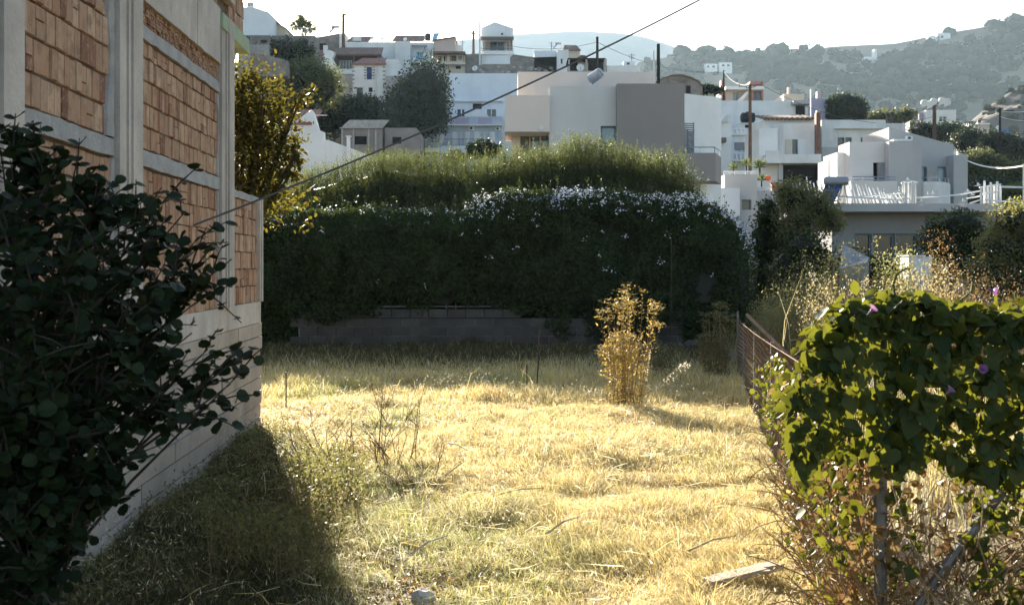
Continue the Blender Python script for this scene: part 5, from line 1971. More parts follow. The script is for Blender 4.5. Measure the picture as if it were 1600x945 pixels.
q = MB().slab([(X(674, 157), Z(66, 157)), (X(680, 157), Z(66, 157)), (X(686.5, 157), Z(52, 157)), (X(678, 157), Z(52, 157))], 157, 157.3)
q.build('rooftop_panel', 'sky_blue_paint', None, label='slanted light blue panel beside the black tank on the ridge', cat='panel')
H8 = House('rough stone house with dark doorway and slanted roof line on the ridge', 505, 158)
Yq = 158
H8.vol('stone_wall', 483, 530, 60, None, 0, 7, [(499, 510, 68, 80, 'o')])
H8.poly('gable', 'stone_wall', [(482.5, 60.2), (530, 60.2), (530, 52.5), (505, 57)], .05, 6)
H8.vol('white_plaster', 530.2, 540, 53, None, -.5, 5, name='pillar')
H8.vol('lilac_plaster', 470, 507, 86, None, -6, 5)
H8.roof('red_tile', 466, 508, 87, 79.5, -6.6, 3.5)
H8.box('eave', 'white_plaster', 474, 506, 79, 80.5, -3.0, .3)
H8.box('chimney', 'white_plaster', 505, 511, 71, 84, -6.2, .8)
solar_heater('solar heater with tilted collector above the stone house roof', 524, 47, 10, 160, -1)
H9 = House('tall blank white cube house next to the brick building edge', 400, 120)
H9.poly('wall', 'bluish_plaster', [(372, 56), (372, 12), (394, 11), (420, 19.5), (420, 56)], 0, 8)
H9.vol('stone_wall', 372, 422, 55.5, None, -1, 7, [(407, 416, 62.5, 67.5, 'o'), (381, 391, 57, 69, 'g')])
H9.vol('rough_stone', 372, 421, 70, None, -3, 3, name='terrace_wall')
tank('square dark tank on top of the white cube house', 391.5, 8, 5.2, 3.6, 123, 'tank_grey')
H10 = House('beige house with a sloping roof beside the white cube', 433, 124)
H10.poly('wall', 'cream_plaster', [(420.5, 90), (420.5, 29), (447, 46), (447, 90)], 0, 6)
H10.poly('roof', 'brown_tile', [(420.5, 29), (420.5, 27.2), (448.5, 45.2), (447, 46)], -.3, 6.6)
H10.vol('stone_wall', 421, 492, 56, None, -2.5, 2, name='terrace_wall')
H10.rail(446, 488, 44, 54, -2.4, 14, 'white_frame')
H10.poly('stone_slope', 'stone_wall', [(385, 120), (392, 83), (415, 86), (447, 94), (448, 104), (448, 120)], -14, 1.5)
H11 = House('peach and cream house with flat veranda roof left of the gabled tower', 703, 150)
H11.vol('cream_plaster', 677.5, 726, 83, None, 0, 6, [(684, 690, 88, 100, 'n'), (693.5, 696, 88, 96, 'o'), (705, 713, 87, 96, 'n'), (716, 722, 88, 94, 'g'), (712, 720, 103, 108, 'o')])
H11.box('veranda_roof', 'brown_tile', 676.5, 727, 80.5, 83.5, -1.2, 5)
for a in (681, 697, 703, 724):
    H11.box('post', 'brown_paint', a, a + 1, 83.5, 99, -1.1, .12)
H11.box('balcony', 'cream_plaster', 688, 727, 97, 100.5, -1.3, 1.2)
H11.poly('upper_room', 'pink_plaster', [(677.5, 82), (677.5, 63.5), (711, 58.5), (711, 82)], 2, 5)
H11.poly('roof', 'brown_tile', [(677, 63.6), (677, 62.2), (712, 57.2), (712, 58.6)], 1.7, 5.5)
H11.vol('white_plaster', 711.5, 722, 71, None, 3, 3, name='chimney_block')
H11.vol('stone_wall', 727, 752, 85, None, 1, 5)
H12 = House('pale blue gabled tower house with a covered terrace on the skyline', 777, 152)
H12.vol('bluish_plaster', 751.5, 802, 61, None, 0, 7, [(755, 800, 62.3, 80, 'o')], rev=1.8)
H12.poly('gable', 'bluish_plaster', [(751.5, 61), (751.5, 44), (766, 38), (773, 34.5), (780, 37), (802, 44.5), (802, 61)], -.02, 7)
H12.box('terrace_back', 'pink_plaster', 755.3, 799.8, 62.4, 79.9, 1.6, .1)
for (a, b_, k) in ((766, 776, 'dark_glass'), (777.5, 787, 'dark_glass'), (789, 792.5, 'white_frame')):
    H12.box('terrace_door', k, a, b_, 66.5, 79.8, 1.55, .05)
H12.box('awning', 'brown_tile', 751, 802.8, 57.6, 61.2, -.7, .7)
for a in (757, 796, 800.3):
    H12.box('post', 'white_frame', a, a + .9, 61.2, 80, -.1, .1)
H12.box('parapet', 'bluish_plaster', 750.5, 802.8, 79.5, 85, -.5, .5)
H12.box('attic_window', 'dark_opening', 783, 786.2, 52, 55, -.03, .02)
H12.rail(751, 802, 76, 80, -.45, 12)
H12.vol('stone_wall', 736, 752, 84, None, 3, 4)
ruin = House('long rough stone wall on the ridge right of the gabled tower', 820, 148, 'stone_wall', 'wall')
ruin.poly('wall', 'stone_wall', [(742, 125), (744, 103), (757, 100.5), (797, 100.5), (797, 90), (802, 85.5), (836, 90), (870, 89), (870, 125)], 0, 1)
ruin.poly('coping', 'rough_stone', [(797, 91.2), (802, 86.5), (836, 91), (836, 89.8), (802, 85), (797, 89.8)], -.1, 1.2)
for k in range(26):
    a = 746 + rr.random() * 120
    yy = 103 + rr.random() * 10
    ruin.box('stone', rr.choice(['rough_stone', 'stone_wall', 'concrete']), a, a + rr.uniform(3, 6), yy, yy + rr.uniform(2, 3.2), -.08, .1)
dish('white satellite dish rising behind the apartment roof left of the stone wall', 742, 107, 4.5, 146)
H14 = House('small white house with tiled roof and rooftop gear behind the cable', 870, 146)
H14.vol('bluish_plaster', 835, 871, 79.5, None, 2, 5)
H14.vol('white_plaster', 870.5, 888.5, 78, None, 0, 6, [(876, 879, 92, 100, 'g')])
H14.vol('cream_plaster', 880, 906, 79, None, 3, 5)
H14.roof('brown_tile', 878, 908, 78.5, 71, 2.6, 4, .15)
solar_heater('solar heater with steel drum on the small white ridge house', 872, 72, 8, 147, -1)
H15 = House('dark flat-roofed open shelter with pillars above the taupe house roof', 925, 130, 'shelter', 'shelter')
H15.vol('grey_plaster', 888, 948, 92, None, 1.5, 3, [(890, 903, 97, 111, 'o'), (919, 943, 95, 111, 'o')])
H15.box('roof', 'dark_wood', 887, 946, 91, 93, -.3, 4)
for a in (888, 915, 944):
    H15.box('pillar', 'concrete', a, a + 2.6, 93, 115, -.2, .3)
H15.poly('gable_cap', 'brown_tile', [(901, 91), (908, 86.5), (914, 86.5), (918, 91)], 1, 2)
H15.vol('white_plaster', 948, 1000, 103, None, .5, 5, name='annex')
H15.vol('white_plaster', 974, 992, 96, 104, 1.5, 3, [(979, 984, 98, 101.5, 'g')], name='roof_room')
dish('large white satellite dish in front of the dark open shelter', 907, 106, 6.2, 128.5, (-.1, -1, .2))
H16 = House('old stone house with a rounded gable right behind the taupe house', 1062, 84)
arc = [(1026, 160), (1026, 128), (1036, 122), (1050, 118.5), (1064, 117.5), (1080, 122), (1092, 128), (1098, 136), (1098, 160)]
H16.poly('wall', 'stone_wall', arc, 0, 5)
H16.poly('roof_edge', 'brown_tile', [(1025, 128), (1036, 121), (1050, 117), (1064, 116), (1081, 120.5), (1093, 126.8), (1099, 135), (1098, 136), (1092, 128), (1080, 122), (1064, 117.5),
                                     (1050, 118.5), (1036, 122), (1026, 128.8)], -.15, 5.2)
H16.box('window', 'dark_opening', 1072, 1079, 134, 146, -.03, .05)

# ================================================================= houses to the right
H17 = House('red and pink house with white terrace beyond the long white wall', 1160, 125)
H17.vol('pink_plaster', 1134, 1172, 134, None, 0, 6, [(1145.5, 1152.5, 145, 157, 'v')])
H17.vol('rose_plaster', 1172, 1193, 127, None, -.2, 5, [(1177, 1190, 142, 156, 'g')])
H17.box('slab', 'white_plaster', 1134, 1194, 135, 140, -1.2, 1.2)
H17.poly('stair', 'white_plaster', [(1152, 158), (1167, 143), (1172, 143), (1160, 158)], -1.5, .8)
H17.vol('rose_plaster', 1127, 1132.5, 125, None, .5, 1.2, name='chimney')
H18 = House('long white house with balustrades and a dark rooftop recess', 1185, 98)
H18.vol('white_plaster', 1120, 1240, 157.5, None, 6, 8)
H18.vol('white_plaster', 1240.2, 1262, 157.5, None, 6.2, 6, [(1243, 1258, 163, 181, 'o')])
H18.box('roof_slab', 'grey_plaster', 1240, 1267, 157, 162.5, 5.0, 3)
H18.vol('white_plaster', 1142, 1195, 212, None, 0, 7, [(1147, 1171, 222.5, 239, 'c'), (1177, 1184, 221, 239, 'cx')])
H18.box('blind', 'shutter_grey', 1147.3, 1170.7, 222.8, 234, .06, .05)
for (yt, yb_, dy) in ((200.5, 211.5, -.25), (239, 252, -.9)):
    H18.box('balustrade', 'white_plaster', 1142.5, 1197, yt, yt + 2, dy, .25)
    H18.box('balustrade', 'white_plaster', 1142.5, 1197, yb_ - 3, yb_, dy, .25)
    for k in range(9):
        H18.box('baluster', 'white_plaster', 1143 + k * 6.4, 1146.6 + k * 6.4, yt + 2, yb_ - 3, dy + .03, .18)
H18.box('balcony', 'white_plaster', 1142, 1198, 249, 252, -.65, .7)
H18.vol('white_plaster', 1155, 1191, 191.5, 213, 3, 3, [(1164, 1171, 195, 200, 'o')], name='roof_room')
H18.vol('white_plaster', 1126, 1143, 190, None, -2, 4)
H18.poly('stair_vault', 'weathered_white', [(1126, 192), (1132, 182), (1141, 178), (1143, 183), (1138, 190)], -2.3, 1)
H18.box('canopy', 'brown_tile', 1127, 1135, 215, 222, -2.8, .8)
tank('big black water tank behind the wooden pole on the white house', 1168.5, 184, 11, 7.8, 100, horiz=True)
H18.vol('cream_plaster', 1225, 1257, 147, None, 14, 4, name='roof_room')
H18.box('chimney', 'pink_plaster', 1231.5, 1235, 136.5, 147, 14.5, .5)
H18.vol('lilac_plaster', 1262, 1290, 154, None, 12, 5)
H18.box('chimney', 'pink_plaster', 1277, 1282.5, 143, 154, 12.5, .6)
H18.box('flue', 'white_frame', 1266.5, 1268.2, 140, 182, -4, .1)
H19 = House('white house with a broad balcony and brown chimney in the right cluster', 1238, 80)
H19.vol('white_plaster', 1195, 1278, 186, None, 3.5, 5)
H19.vol('weathered_white', 1215.5, 1278, 193, None, 1.2, 5, [(1238, 1246.5, 218, 242, 'd')])
H19.box('shutter', 'cream_plaster', 1228, 1237.4, 218, 241.5, 1.12, .05)
H19.box('shutter', 'white_frame', 1247, 1258.5, 218, 241.5, 1.12, .05)
H19.vol('white_plaster', 1186, 1215.3, 200.5, None, .6, 5)
H19.roof('brown_tile', 1194, 1274, 184.5, 181, 3.0, 3, 0)
for k in range(12):
    H19.box('rafter', 'brown_paint', 1196 + k * 6.5, 1197.6 + k * 6.5, 184.8, 186.6, 2.9, .6)
H19.box('chimney', 'chimney_brick', 1275.5, 1282.3, 176, 241, -.1, .5)
H19.box('chimney_cap', 'cream_plaster', 1276.5, 1281.5, 172, 176, .0, .35)
H19.box('balcony', 'weathered_white', 1197, 1283.5, 241, 255, -.9, 2.2)
H19.box('balcony', 'weathered_white', 1197, 1218, 235.5, 241, -.9, .2)
H19.vol('dark_wood', 1198, 1290, 255.5, None, .8, 3, [(1225, 1276, 262, 290, 'o')], name='carport')
for a in (1217, 1284):
    H19.box('pillar', 'grey_plaster', a, a + 6.5, 255.2, 300, -.5, .4)
H20 = House('weathered white house with paired windows behind the grey house', 1345, 84)
H20.vol('weathered_white', 1284, 1384, 187.5, None, 0, 7, [(1309, 1319.5, 215, 237, 'd'), (1321, 1331, 215, 237, 'd'), (1344.5, 1354.5, 215, 232, 'd'), (1356, 1366, 215, 232, 'd')])
H20.vol('weathered_white', 1384.2, 1415, 193, None, .4, 6)
H20.box('cornice', 'weathered_white', 1306, 1384, 199.5, 201.3, -.35, .35)
H20.box('balcony', 'grey_plaster', 1284, 1312, 230, 251, -1.0, 1.0)

# ================================================================= grey-white modern house
H21 = House('modern grey and white house with stepped walls and curved balcony', 1420, 58)
H21.vol('white_plaster', 1308, 1330, 238, None, .9, 2.6)
H21.vol('light_taupe_plaster', 1327, 1389, 222, None, 0, 1.9, [(1364.5, 1374, 254, 284, 'o')], rev=.4)
H21.box('shutter', 'shutter_grey', 1374.6, 1388, 254, 284, -.06, .06)
H21.poly('upper_wall', 'grey_plaster', [(1389, 330), (1389, 199), (1490, 226.5), (1490, 330)], 1.6, 4.5)
H21.vol('grey_plaster', 1389.2, 1440, 221, None, -.7, 2.2)
H21.vol('grey_plaster', 1440.2, 1493, 260, None, 1.2, .35, [(1440.8, 1447.5, 260.5, 290, 'v'), (1464.5, 1479, 260.5, 290, 'v')], name='window_wall')
for a, b_ in ((1448.5, 1464), (1479.5, 1492.8)):
    q = MB()
    for k in range(9):
        z = Z(289, 59.1) + (Z(261, 59.1) - Z(289, 59.1)) * k / 9
        q.box(X(a, 59.1), X(b_, 59.1), 59.08, 59.14, z, z + .075)
    q.box(X(a, 59.1) + .02, X(b_, 59.1) - .02, 59.14, 59.17, Z(289, 59.1), Z(261, 59.1))
    q.build('louvred_shutter', 'grey_plaster', H21.root)
H21.vol('grey_plaster', 1490.2, 1512, 242, None, .6, 4)
n_ = 14
cx0, cx1 = X(1443, 57), X(1493, 57)
plan = [(cx0 + (cx1 - cx0) * k / n_, 58.0 - 1.3 * math.sin(math.pi * (.12 + .80 * k / n_))) for k in range(n_ + 1)] + [(cx1, 59.2), (cx0, 59.2)]
MB().prism(plan, Z(332, 57), [Z(283 + 4 * k / n_, 57) for k in range(n_ + 1)] + [Z(287, 57), Z(283, 57)]).build('curved_balcony', 'white_plaster', H21.root)
q = MB()
q.tube([(p[0], p[1] + .04, Z(276.5 + 4 * k / n_, 57)) for k, p in enumerate(plan[:n_ + 1])], .024, 5)
for k in range(0, n_ + 1, 3):
    q.tube([(plan[k][0], plan[k][1] + .04, Z(284 + 4 * k / n_, 57)), (plan[k][0], plan[k][1] + .04, Z(276.5 + 4 * k / n_, 57))], .016, 4)
q.build('balcony_railing', 'steel', H21.root)
H21.box('balcony', 'light_taupe_plaster', 1330, 1402, 283, 330, -1.6, 1.5)
H21.rail(1331, 1400, 276.5, 283, -1.5, 4, 'steel')
H21.box('roof_ledge', 'white_plaster', 1396, 1424, 217.5, 220.5, .2, .6)
H21.ac(1418.5, 217, 4.4, .9)
for a in (1302.5, 1311):
    H21.box('window', 'cream_plaster', a, a + 1.6, 262, 272, 3.0, .05)
H21.vol('white_plaster', 1294, 1309, 250, None, 2.4, 2)

# ================================================================= flat-roofed house in front with white roof sculptures
H22 = House('low flat-roofed grey house with white pickets and birds along its roof', 1430, 40)
H22.box('roof_slab', 'grey_plaster', 1285, 1568, 318, 330.5, -.9, 7)
H22.vol('dark_grey_plaster', 1300, 1560, 330.8, None, 0, 6, [(1335, 1362, 365, 405, 'd'), (1364, 1398, 365, 405, 'd'), (1400, 1434, 365, 405, 'd')])
H22.box('vent', 'shutter_grey', 1383, 1393.5, 348.5, 352, -.03, .03)
RZ = Z(318, 39.1)


def roof_pickets(label, name, items, Y, mat='white_paint'):
    o = thing(name, (np.mean([X(i[0], Y) for i in items]), Y, RZ), label, 'sculpture', 'white sculptures on the flat roof')
    for (a0, b0, a1, b1, r_, kind) in items:
        p0, p1 = Vector(P(a0, b0, Y + rr.uniform(-.25, .25))), Vector(P(a1, b1, Y + rr.uniform(-.25, .25)))
        MB().tube([p0, p1], r_, 5).build(kind, mat, o)
    return o


ft = []
for k in range(17):
    a = 1328 + k * 5.6 + rr.uniform(-1, 1)
    top = 283 + k * 1.45 + rr.uniform(-3, 4)
    ft.append((a + 6, 319, a - 2 - rr.uniform(0, 3), top, .022, 'picket'))
for k in range(11):
    a = 1345 + k * 7
    ft.append((a, 319, a - 4, 308 + rr.uniform(-4, 2), .025, 'picket'))
ft += [(1322, 309, 1412, 302, .03, 'rail'), (1300, 306, 1412, 313, .035, 'rail')]
roof_pickets('fan of slanting white pickets beside the solar panel on the flat roof', 'picket_fan', ft, 39.4)
ft = [(1228 + k * 5.5 + 5, 318, 1228 + k * 5.5 - 1, 280 + rr.uniform(-4, 8), .022, 'picket') for k in range(11)]
roof_pickets('slanting white pickets rising behind the pale bush left of the solar panel', 'picket_fan', ft, 41.5)
ft = [(1411 + k * 4.6, 319, 1411 + k * 4.6, 284 + rr.uniform(-1, 3), .05, 'post') for k in range(5)] + [(1408, 286, 1434, 285, .03, 'rail'), (1404, 298, 1426, 316, .028, 'rail')]
roof_pickets('bundle of thick white posts standing on the roof before the grey house', 'post_bundle', ft, 39.2)
ft = [(1533 + k * 5.0, 319, 1533 + k * 5.0, 287 + rr.uniform(-5, 6), .042, 'post') for k in range(7)] + [(1530, 293, 1564, 288, .03, 'rail'), (1531, 304, 1562, 299, .03, 'rail'), (1538, 312, 1600, 318, .03, 'rail')]
roof_pickets('bundle of thick white posts near the end of the flat roof', 'post_bundle', ft, 39.2)
ft = [(1432, 309, 1465, 308, .03, 'rail'), (1465, 308, 1500, 304, .03, 'rail'), (1500, 304, 1534, 298, .03, 'rail'), (1510, 310, 1534, 306, .026, 'rail'), (1515, 318, 1536, 311, .03, 'rail')]
roof_pickets('curved white rail swinging between the two post bundles on the roof', 'white_rail', ft, 39.2)
ft = [(1564, 292, 1640, 294, .035, 'rail')]
roof_pickets('straight white rail running right from the end post bundle', 'white_rail', ft, 39.2)
BIRDS = {1296: 'on the solar panel', 1382: 'between fan and post bundle', 1418: 'on top of the first post bundle', 1450: 'at the start of the curved rail',
         1458: 'second on the curved rail', 1512: 'on the curved rail near the end bundle', 1519: 'above the lower rail stub', 1505: 'standing low on the slab', 1405: 'left of the first post bundle',
         1578: 'at the far end of the slab', 1528: 'on top of the end post bundle', 1440: 'low beside the first post bundle'}
for a, b_ in ((1296, 300), (1382, 299), (1418, 282), (1450, 304), (1458, 303), (1512, 300), (1519, 305), (1505, 315), (1405, 296), (1578, 312), (1528, 290), (1440, 315)):
    c_ = Vector(P(a, b_, 39.0))
    s_ = .12
    vs = [(-.9, 0, -.2), (-.2, -.12, .1), (.5, 0, .35), (.95, 0, .28), (.4, 0, -.15), (-.2, .12, .1), (-.1, -.45, 1.0), (.25, -.1, .3), (-.1, .45, .9), (.25, .1, .3), (-1.3, 0, -.05)]
    fs = [(0, 1, 2), (2, 3, 4), (0, 4, 2), (0, 2, 5), (1, 6, 7), (7, 6, 2), (5, 9, 8), (9, 2, 8), (0, 10, 1), (0, 5, 10)]
    MB().add([(c_.x + v[0] * s_, c_.y + v[1] * s_, c_.z + v[2] * s_) for v in vs], fs).build('bird_ornament', 'white_paint', None, label='small white bird ornament ' + BIRDS[a], cat='ornament',
                                                                                           group='bird ornaments on the flat roof')
# solar water heater in front of the pickets
c0, c1 = Vector(P(1288, 283, 38.6)), Vector(P(1325, 283, 38.6))
sh = thing('solar_water_heater', P(1300, 318, 38.6), 'grey drum solar heater with blue panel on the flat roof', 'solar heater', 'rooftop solar water heaters')
MB().tube([c0, c0 + Vector((.03, 0, 0)), c1 - Vector((.03, 0, 0)), c1], [.11, .15, .15, .11], 14).build('drum', 'tank_grey', sh)
pan = [P(1290, 287, 38.6), P(1318, 287, 38.6), P(1302, 318, 37.7), P(1281, 316, 37.7)]
MB().add([tuple(p) for p in pan] + [(p[0], p[1] + .08, p[2] - .04) for p in pan], [(3, 2, 1, 0), (4, 5, 6, 7), (0, 1, 5, 4), (1, 2, 6, 5), (2, 3, 7, 6), (3, 0, 4, 7)]).build('collector', 'solar_glass', sh)
MB().tube([P(1319, 290, 38.7), P(1325, 318, 38.9)], .018, 4).tube([P(1316, 290, 38.7), P(1308, 318, 38.0)], .018, 4).build('stand', 'steel', sh)

# ================================================================= terrace with planters
H23 = House('taupe planter terrace with railing between the taupe house and the low bushes', 1165, 52, 'terrace', 'terrace', 'village houses')
H23.vol('grey_plaster', 1132, 1183, 273, None, 0, 4)
H23.vol('grey_plaster', 1183.2, 1245, 298, None, .4, 4)
H23.vol('grey_plaster', 1156, 1184, 305, None, -.5, .6, [(1159, 1174, 312, 328, 'd')])
H23.vol('grey_blue_plaster', 1126, 1156, 294, None, -1.2, 1.8)
H23.rail(1131, 1182, 268, 273, .1, 6, 'white_frame')
H23.rail(1184, 1206, 293, 298, .5, 4, 'white_frame')
pot = thing('plant_pot', P(1211, 297, 52.6), 'square terracotta pot on the terrace wall', 'pot')
MB().prism([(X(1206, 52.5), 52.5), (X(1217, 52.5), 52.5), (X(1217, 52.5), 52.8), (X(1206, 52.5), 52.8)], Z(298, 52.5), Z(287, 52.5)).build('body', 'terracotta', pot)
MB().box(X(1205, 52.5), X(1218, 52.5), 52.45, 52.85, Z(287.2, 52.5), Z(285.6, 52.5)).build('rim', 'terracotta', pot)
c_ = P(1200, 278.5, 53)
MB().disc(c_, (0, 1, .2), .13, .08, 14).build('orange_disc', 'orange_plastic', None, label='round bright orange float hung at the terrace by the agaves', cat='float')


def agave(label, px, py, r_, Y, seed, n=46):
    rg = random.Random(seed)
    c_ = Vector(P(px, py, Y))
    k = r_ / F * Y
    o = thing('agave', (c_.x, c_.y, c_.z - k * .8), label, 'agave', 'spiky plants on the terrace')
    pts, ds = [], []
    for i in range(n):
        a = rg.uniform(0, 6.28)
        el = rg.uniform(-.15, 1.35)
        d = Vector((math.cos(a) * math.cos(el), math.sin(a) * math.cos(el), math.sin(el)))
        pts.append(c_ + d * k * .05)
        ds.append(d)
    pts, ds = np.array(pts), np.array(ds)
    L = RNG.uniform(.8, 1.15, n) * k
    leaves('leaf_rosette', pts, ds, np.array([[0, 0, 1.]]) + RNG.normal(0, .3, pts.shape), L, L * .13, 'agave_leaf', o)
    MB().tube([c_ - Vector((0, 0, k * 1.2)), c_], k * .1, 6).build('stem', 'bark', o)


agave('spiky pale agave at the corner of the planter terrace', 1146, 264, 12, 52.6, 1)
agave('spiky plant in the middle of the planter terrace below the pole', 1166, 259, 13, 53, 2)
agave('tallest spiky plant behind the orange float on the terrace', 1187, 262, 16, 53.5, 3, 60)
agave('drooping spiky plant hanging low beside the terrace railing', 1190, 282, 12, 53, 4)

# ================================================================= small far houses
H24 = House('white flat-roofed house with one dark window behind the lamp pole', 1460, 150)
H24.vol('white_plaster', 1447, 1494, 172, None, 0, 8, [(1467, 1480, 181.5, 191, 'w')])
H24.vol('lilac_plaster', 1436, 1447, 176, None, 1, 6)
H24.vol('white_plaster', 1422, 1431, 169, None, 3, 4, [(1423.5, 1429, 170.5, 174, 'o')])
H25 = House('grey block house with white roof edge among the trees at the far right', 1525, 165)
H25.vol('grey_plaster', 1515, 1546, 194, None, 0, 6)
H25.box('roof', 'white_plaster', 1528, 1547, 192.5, 194.5, -.5, 6)
H25.vol('white_plaster', 1497, 1508, 192.5, None, 0, 4)
tank('small black tank on the grey block house at right', 1530, 190, 2.6, 2.2, 166)
q = MB().box(X(1566, 160), X(1576, 160), 160, 161, Z(208, 160), Z(202, 160))
q.build('blue_tarpaulin', 'blue_tarp', None, label='bright blue tarpaulin bundle beside the slim pole at right', cat='tarpaulin')
dish('white satellite dish left of the slim pole at right', 1560, 200, 4, 159)


def villa(label, parts, Y):
    h = House(label, parts[0][0], Y, 'villa', 'villa', 'white villas on the far hill')
    for (a, b_, c_, d_, wins) in parts:
        x = (X(a, Y) + X(b_, Y)) / 2
        h.vol('white_plaster', a, b_, c_, d_, 0, 8, wins)
    return h


def hill_Y(px, py):
    """distance at which a line of sight meets the far hill"""
    for Y in np.arange(765, 1260, 3.0):
        p = P(px, py, Y)
        if hill_z(np.array(p[0]), np.array(p[1])) > p[2]:
            return float(Y)
    return 1170.0


Yv = hill_Y(1122, 113)
villa('pair of white block villas on the hazy slope left of the red house', [(1102, 1121, 100, 116, [(1105, 1108, 103, 106, 'o'), (1113, 1117, 103, 106, 'o')]), (1124, 1144, 98, 115, [(1128, 1132, 101, 104, 'o'), (1136, 1140, 101, 104, 'o')])], Yv - 4)
Yv = hill_Y(1370, 100)
villa('white stepped villa in the middle of the far hillside', [(1351, 1366, 89, 104, [(1354, 1357, 93, 96, 'o')]), (1364, 1382, 93, 104, [(1368, 1371, 96, 98, 'o'), (1375, 1378, 96, 98, 'o')]), (1366, 1370, 77, 94, [])], Yv - 4)
Yv = hill_Y(1455, 64)
villa('pale villa on the upper hillside near the skyline', [(1451, 1468, 57, 70, [(1455, 1458, 61, 64, 'o')]), (1465, 1485, 52, 68, [(1470, 1474, 56, 60, 'o')])], Yv - 4)

# ================================================================= poles and wires
def pole(label, px, pyt, pyb, Y, r_, name='utility_pole', arms=(), mat='pole_wood', lamps=()):
    a, b_ = Vector(P(px, pyb, Y)), Vector(P(px, pyt, Y))
    a.z = min(a.z, gz1(a.x, a.y)) - .5
    o = thing(name, (a.x, a.y, a.z + .5), label, 'pole', 'poles over the village')
    MB().tube([a, b_], [r_ * 1.25, r_ * .85], 8).build('shaft', mat, o)
    for (p0, p1, t) in arms:
        MB().tube([P(p0[0], p0[1], Y - r_), P(p1[0], p1[1], Y - r_)], t, 5).build('crossarm', mat, o)
        for k in (0, .5, 1):
            c_ = Vector(P(p0[0], p0[1], Y - r_)).lerp(Vector(P(p1[0], p1[1], Y - r_)), k)
            MB().tube([c_, c_ + Vector((0, 0, t * 4)), c_ + Vector((0, 0, t * 6))], [t * .6, t * 1.1, t * .4], 8).build('insulator', 'black_plastic', o)
    for (lx, ly) in lamps:
        c_ = Vector(P(lx, ly, Y - .3))
        l_ = MB().tube([c_ + Vector((0, -.22, -.05)), c_ + Vector((0, -.05, 0)), c_ + Vector((0, .14, .03))], [.30, .26, .1], 10).build('floodlight', 'white_paint', o)
        MB().tube([c_ + Vector((0, .1, 0)), c_ + Vector((0, .25, -.35))], .03, 4).build('bracket', 'dark_steel', l_)
    return o


pole('wooden utility pole with black insulators in front of the white balustrade house', 1172, 132, 262, 72, .105, arms=(((1155, 135.5), (1190, 132.5), .03), ((1166, 138), (1180, 136), .025)))
pole('wooden pole carrying five white floodlights behind the grey house', 1460, 157, 225, 92, .17, 'floodlight_pole', arms=(((1443, 163), (1480, 160), .05),),
     lamps=((1443, 161), (1457.5, 158.5), (1470.5, 157.5), (1479, 159.5), (1452, 162.5)))
pole('slim dark utility pole with crossarms at the right among the trees', 1562.5, 169, 300, 95, .11, arms=(((1541, 172.5), (1584, 173.5), .03), ((1546, 170.5), (1562, 171.5), .03)), mat='dark_wood')
pole('tall pole with bracket on the skyline above the stone house', 536.5, 22, 70, 156, .22, arms=(((536, 24), (543, 23.5), .08),))
pole('grey pole on the skyline left of the gabled tower house', 739.8, 48, 90, 158, .18, arms=(((736.5, 53), (743, 54), .07),))
pole('thin white mast touching the gabled tower house', 749.6, 33, 90, 151, .12, 'mast', mat='white_cable')
pole('dark pole behind the cable above the open shelter', 933.3, 58, 108, 126, .16, mat='dark_wood')
pole('bare dark pole standing behind the corner of the taupe house roof', 1028.7, 69, 140, 80, .13, mat='dark_wood')
pole('leaning white mast left of the bare dark pole', 1021.5, 80, 140, 81, .07, 'mast', mat='white_cable')
pole('thin pole on the red house chimney', 1131, 110, 128, 124, .09, mat='dark_wood')
pole('short white post at the right edge holding the white cable', 1600, 256, 300, 46, .05, 'cable_post', mat='white_cable')
cable('overhead_wire', P(536, 25, 155.8), P(739.8, 51, 157.8), 1.2, .028, 'faint wire between the two left skyline poles')
cable('overhead_wire', P(380, 27, 150), P(536, 26, 155.8), 1.0, .028, 'faint wire from the white cube house to the first skyline pole')
cable('overhead_wire', P(739.8, 52, 157.8), P(933.3, 66, 126), 1.4, .026, 'faint wire passing the gabled tower house to the dark pole')
cable('overhead_wire', P(933.3, 66, 126), P(1131, 113, 124), 1.0, .026, 'wire from the dark pole down to the red house')
cable('overhead_wire', P(1131, 112, 124), P(1172, 134, 72), .4, .02, 'short wire from the red house to the wooden pole')
cable('overhead_wire', P(1190, 133, 72), P(1460, 182, 92), 1.3, .018, 'wire from the wooden pole to the floodlight pole')
cable('overhead_wire', P(1460, 182, 92), P(1562, 178, 95), .5, .018, 'pale wire between the floodlight pole and the slim pole', 'white_cable')
cable('overhead_wire', P(1562, 173, 95), P(1640, 160, 92), .4, .018, 'upper wire leaving the slim pole to the right', 'white_cable')
cable('overhead_wire', P(1562, 182, 95), P(1640, 180, 92), .4, .018, 'lower wire leaving the slim pole to the right', 'white_cable')
cable('white_cable', P(1512, 251.5, 58), P(1602, 258.5, 46), .22, .035, 'sagging white cable from the grey house to the right edge', 'white_cable')

# ================================================================= trees and bushes of the village
def T(label, ells, Y, n, leaf, mat, seed, name='tree', cat='tree', **kw):
    el = [E(a, b_, c_, d_, Y + (e_ if len(r_) else 0)) if False else E(a, b_, c_, d_, Y) for (a, b_, c_, d_, *r_) in ells for e_ in [0]]
    x = float(np.mean([e[0] for e in el]))
    tree(name, label, el, (x, Y, gz1(x, Y)), n, leaf, mat, seed, cat=cat, group='trees in the village', **kw)


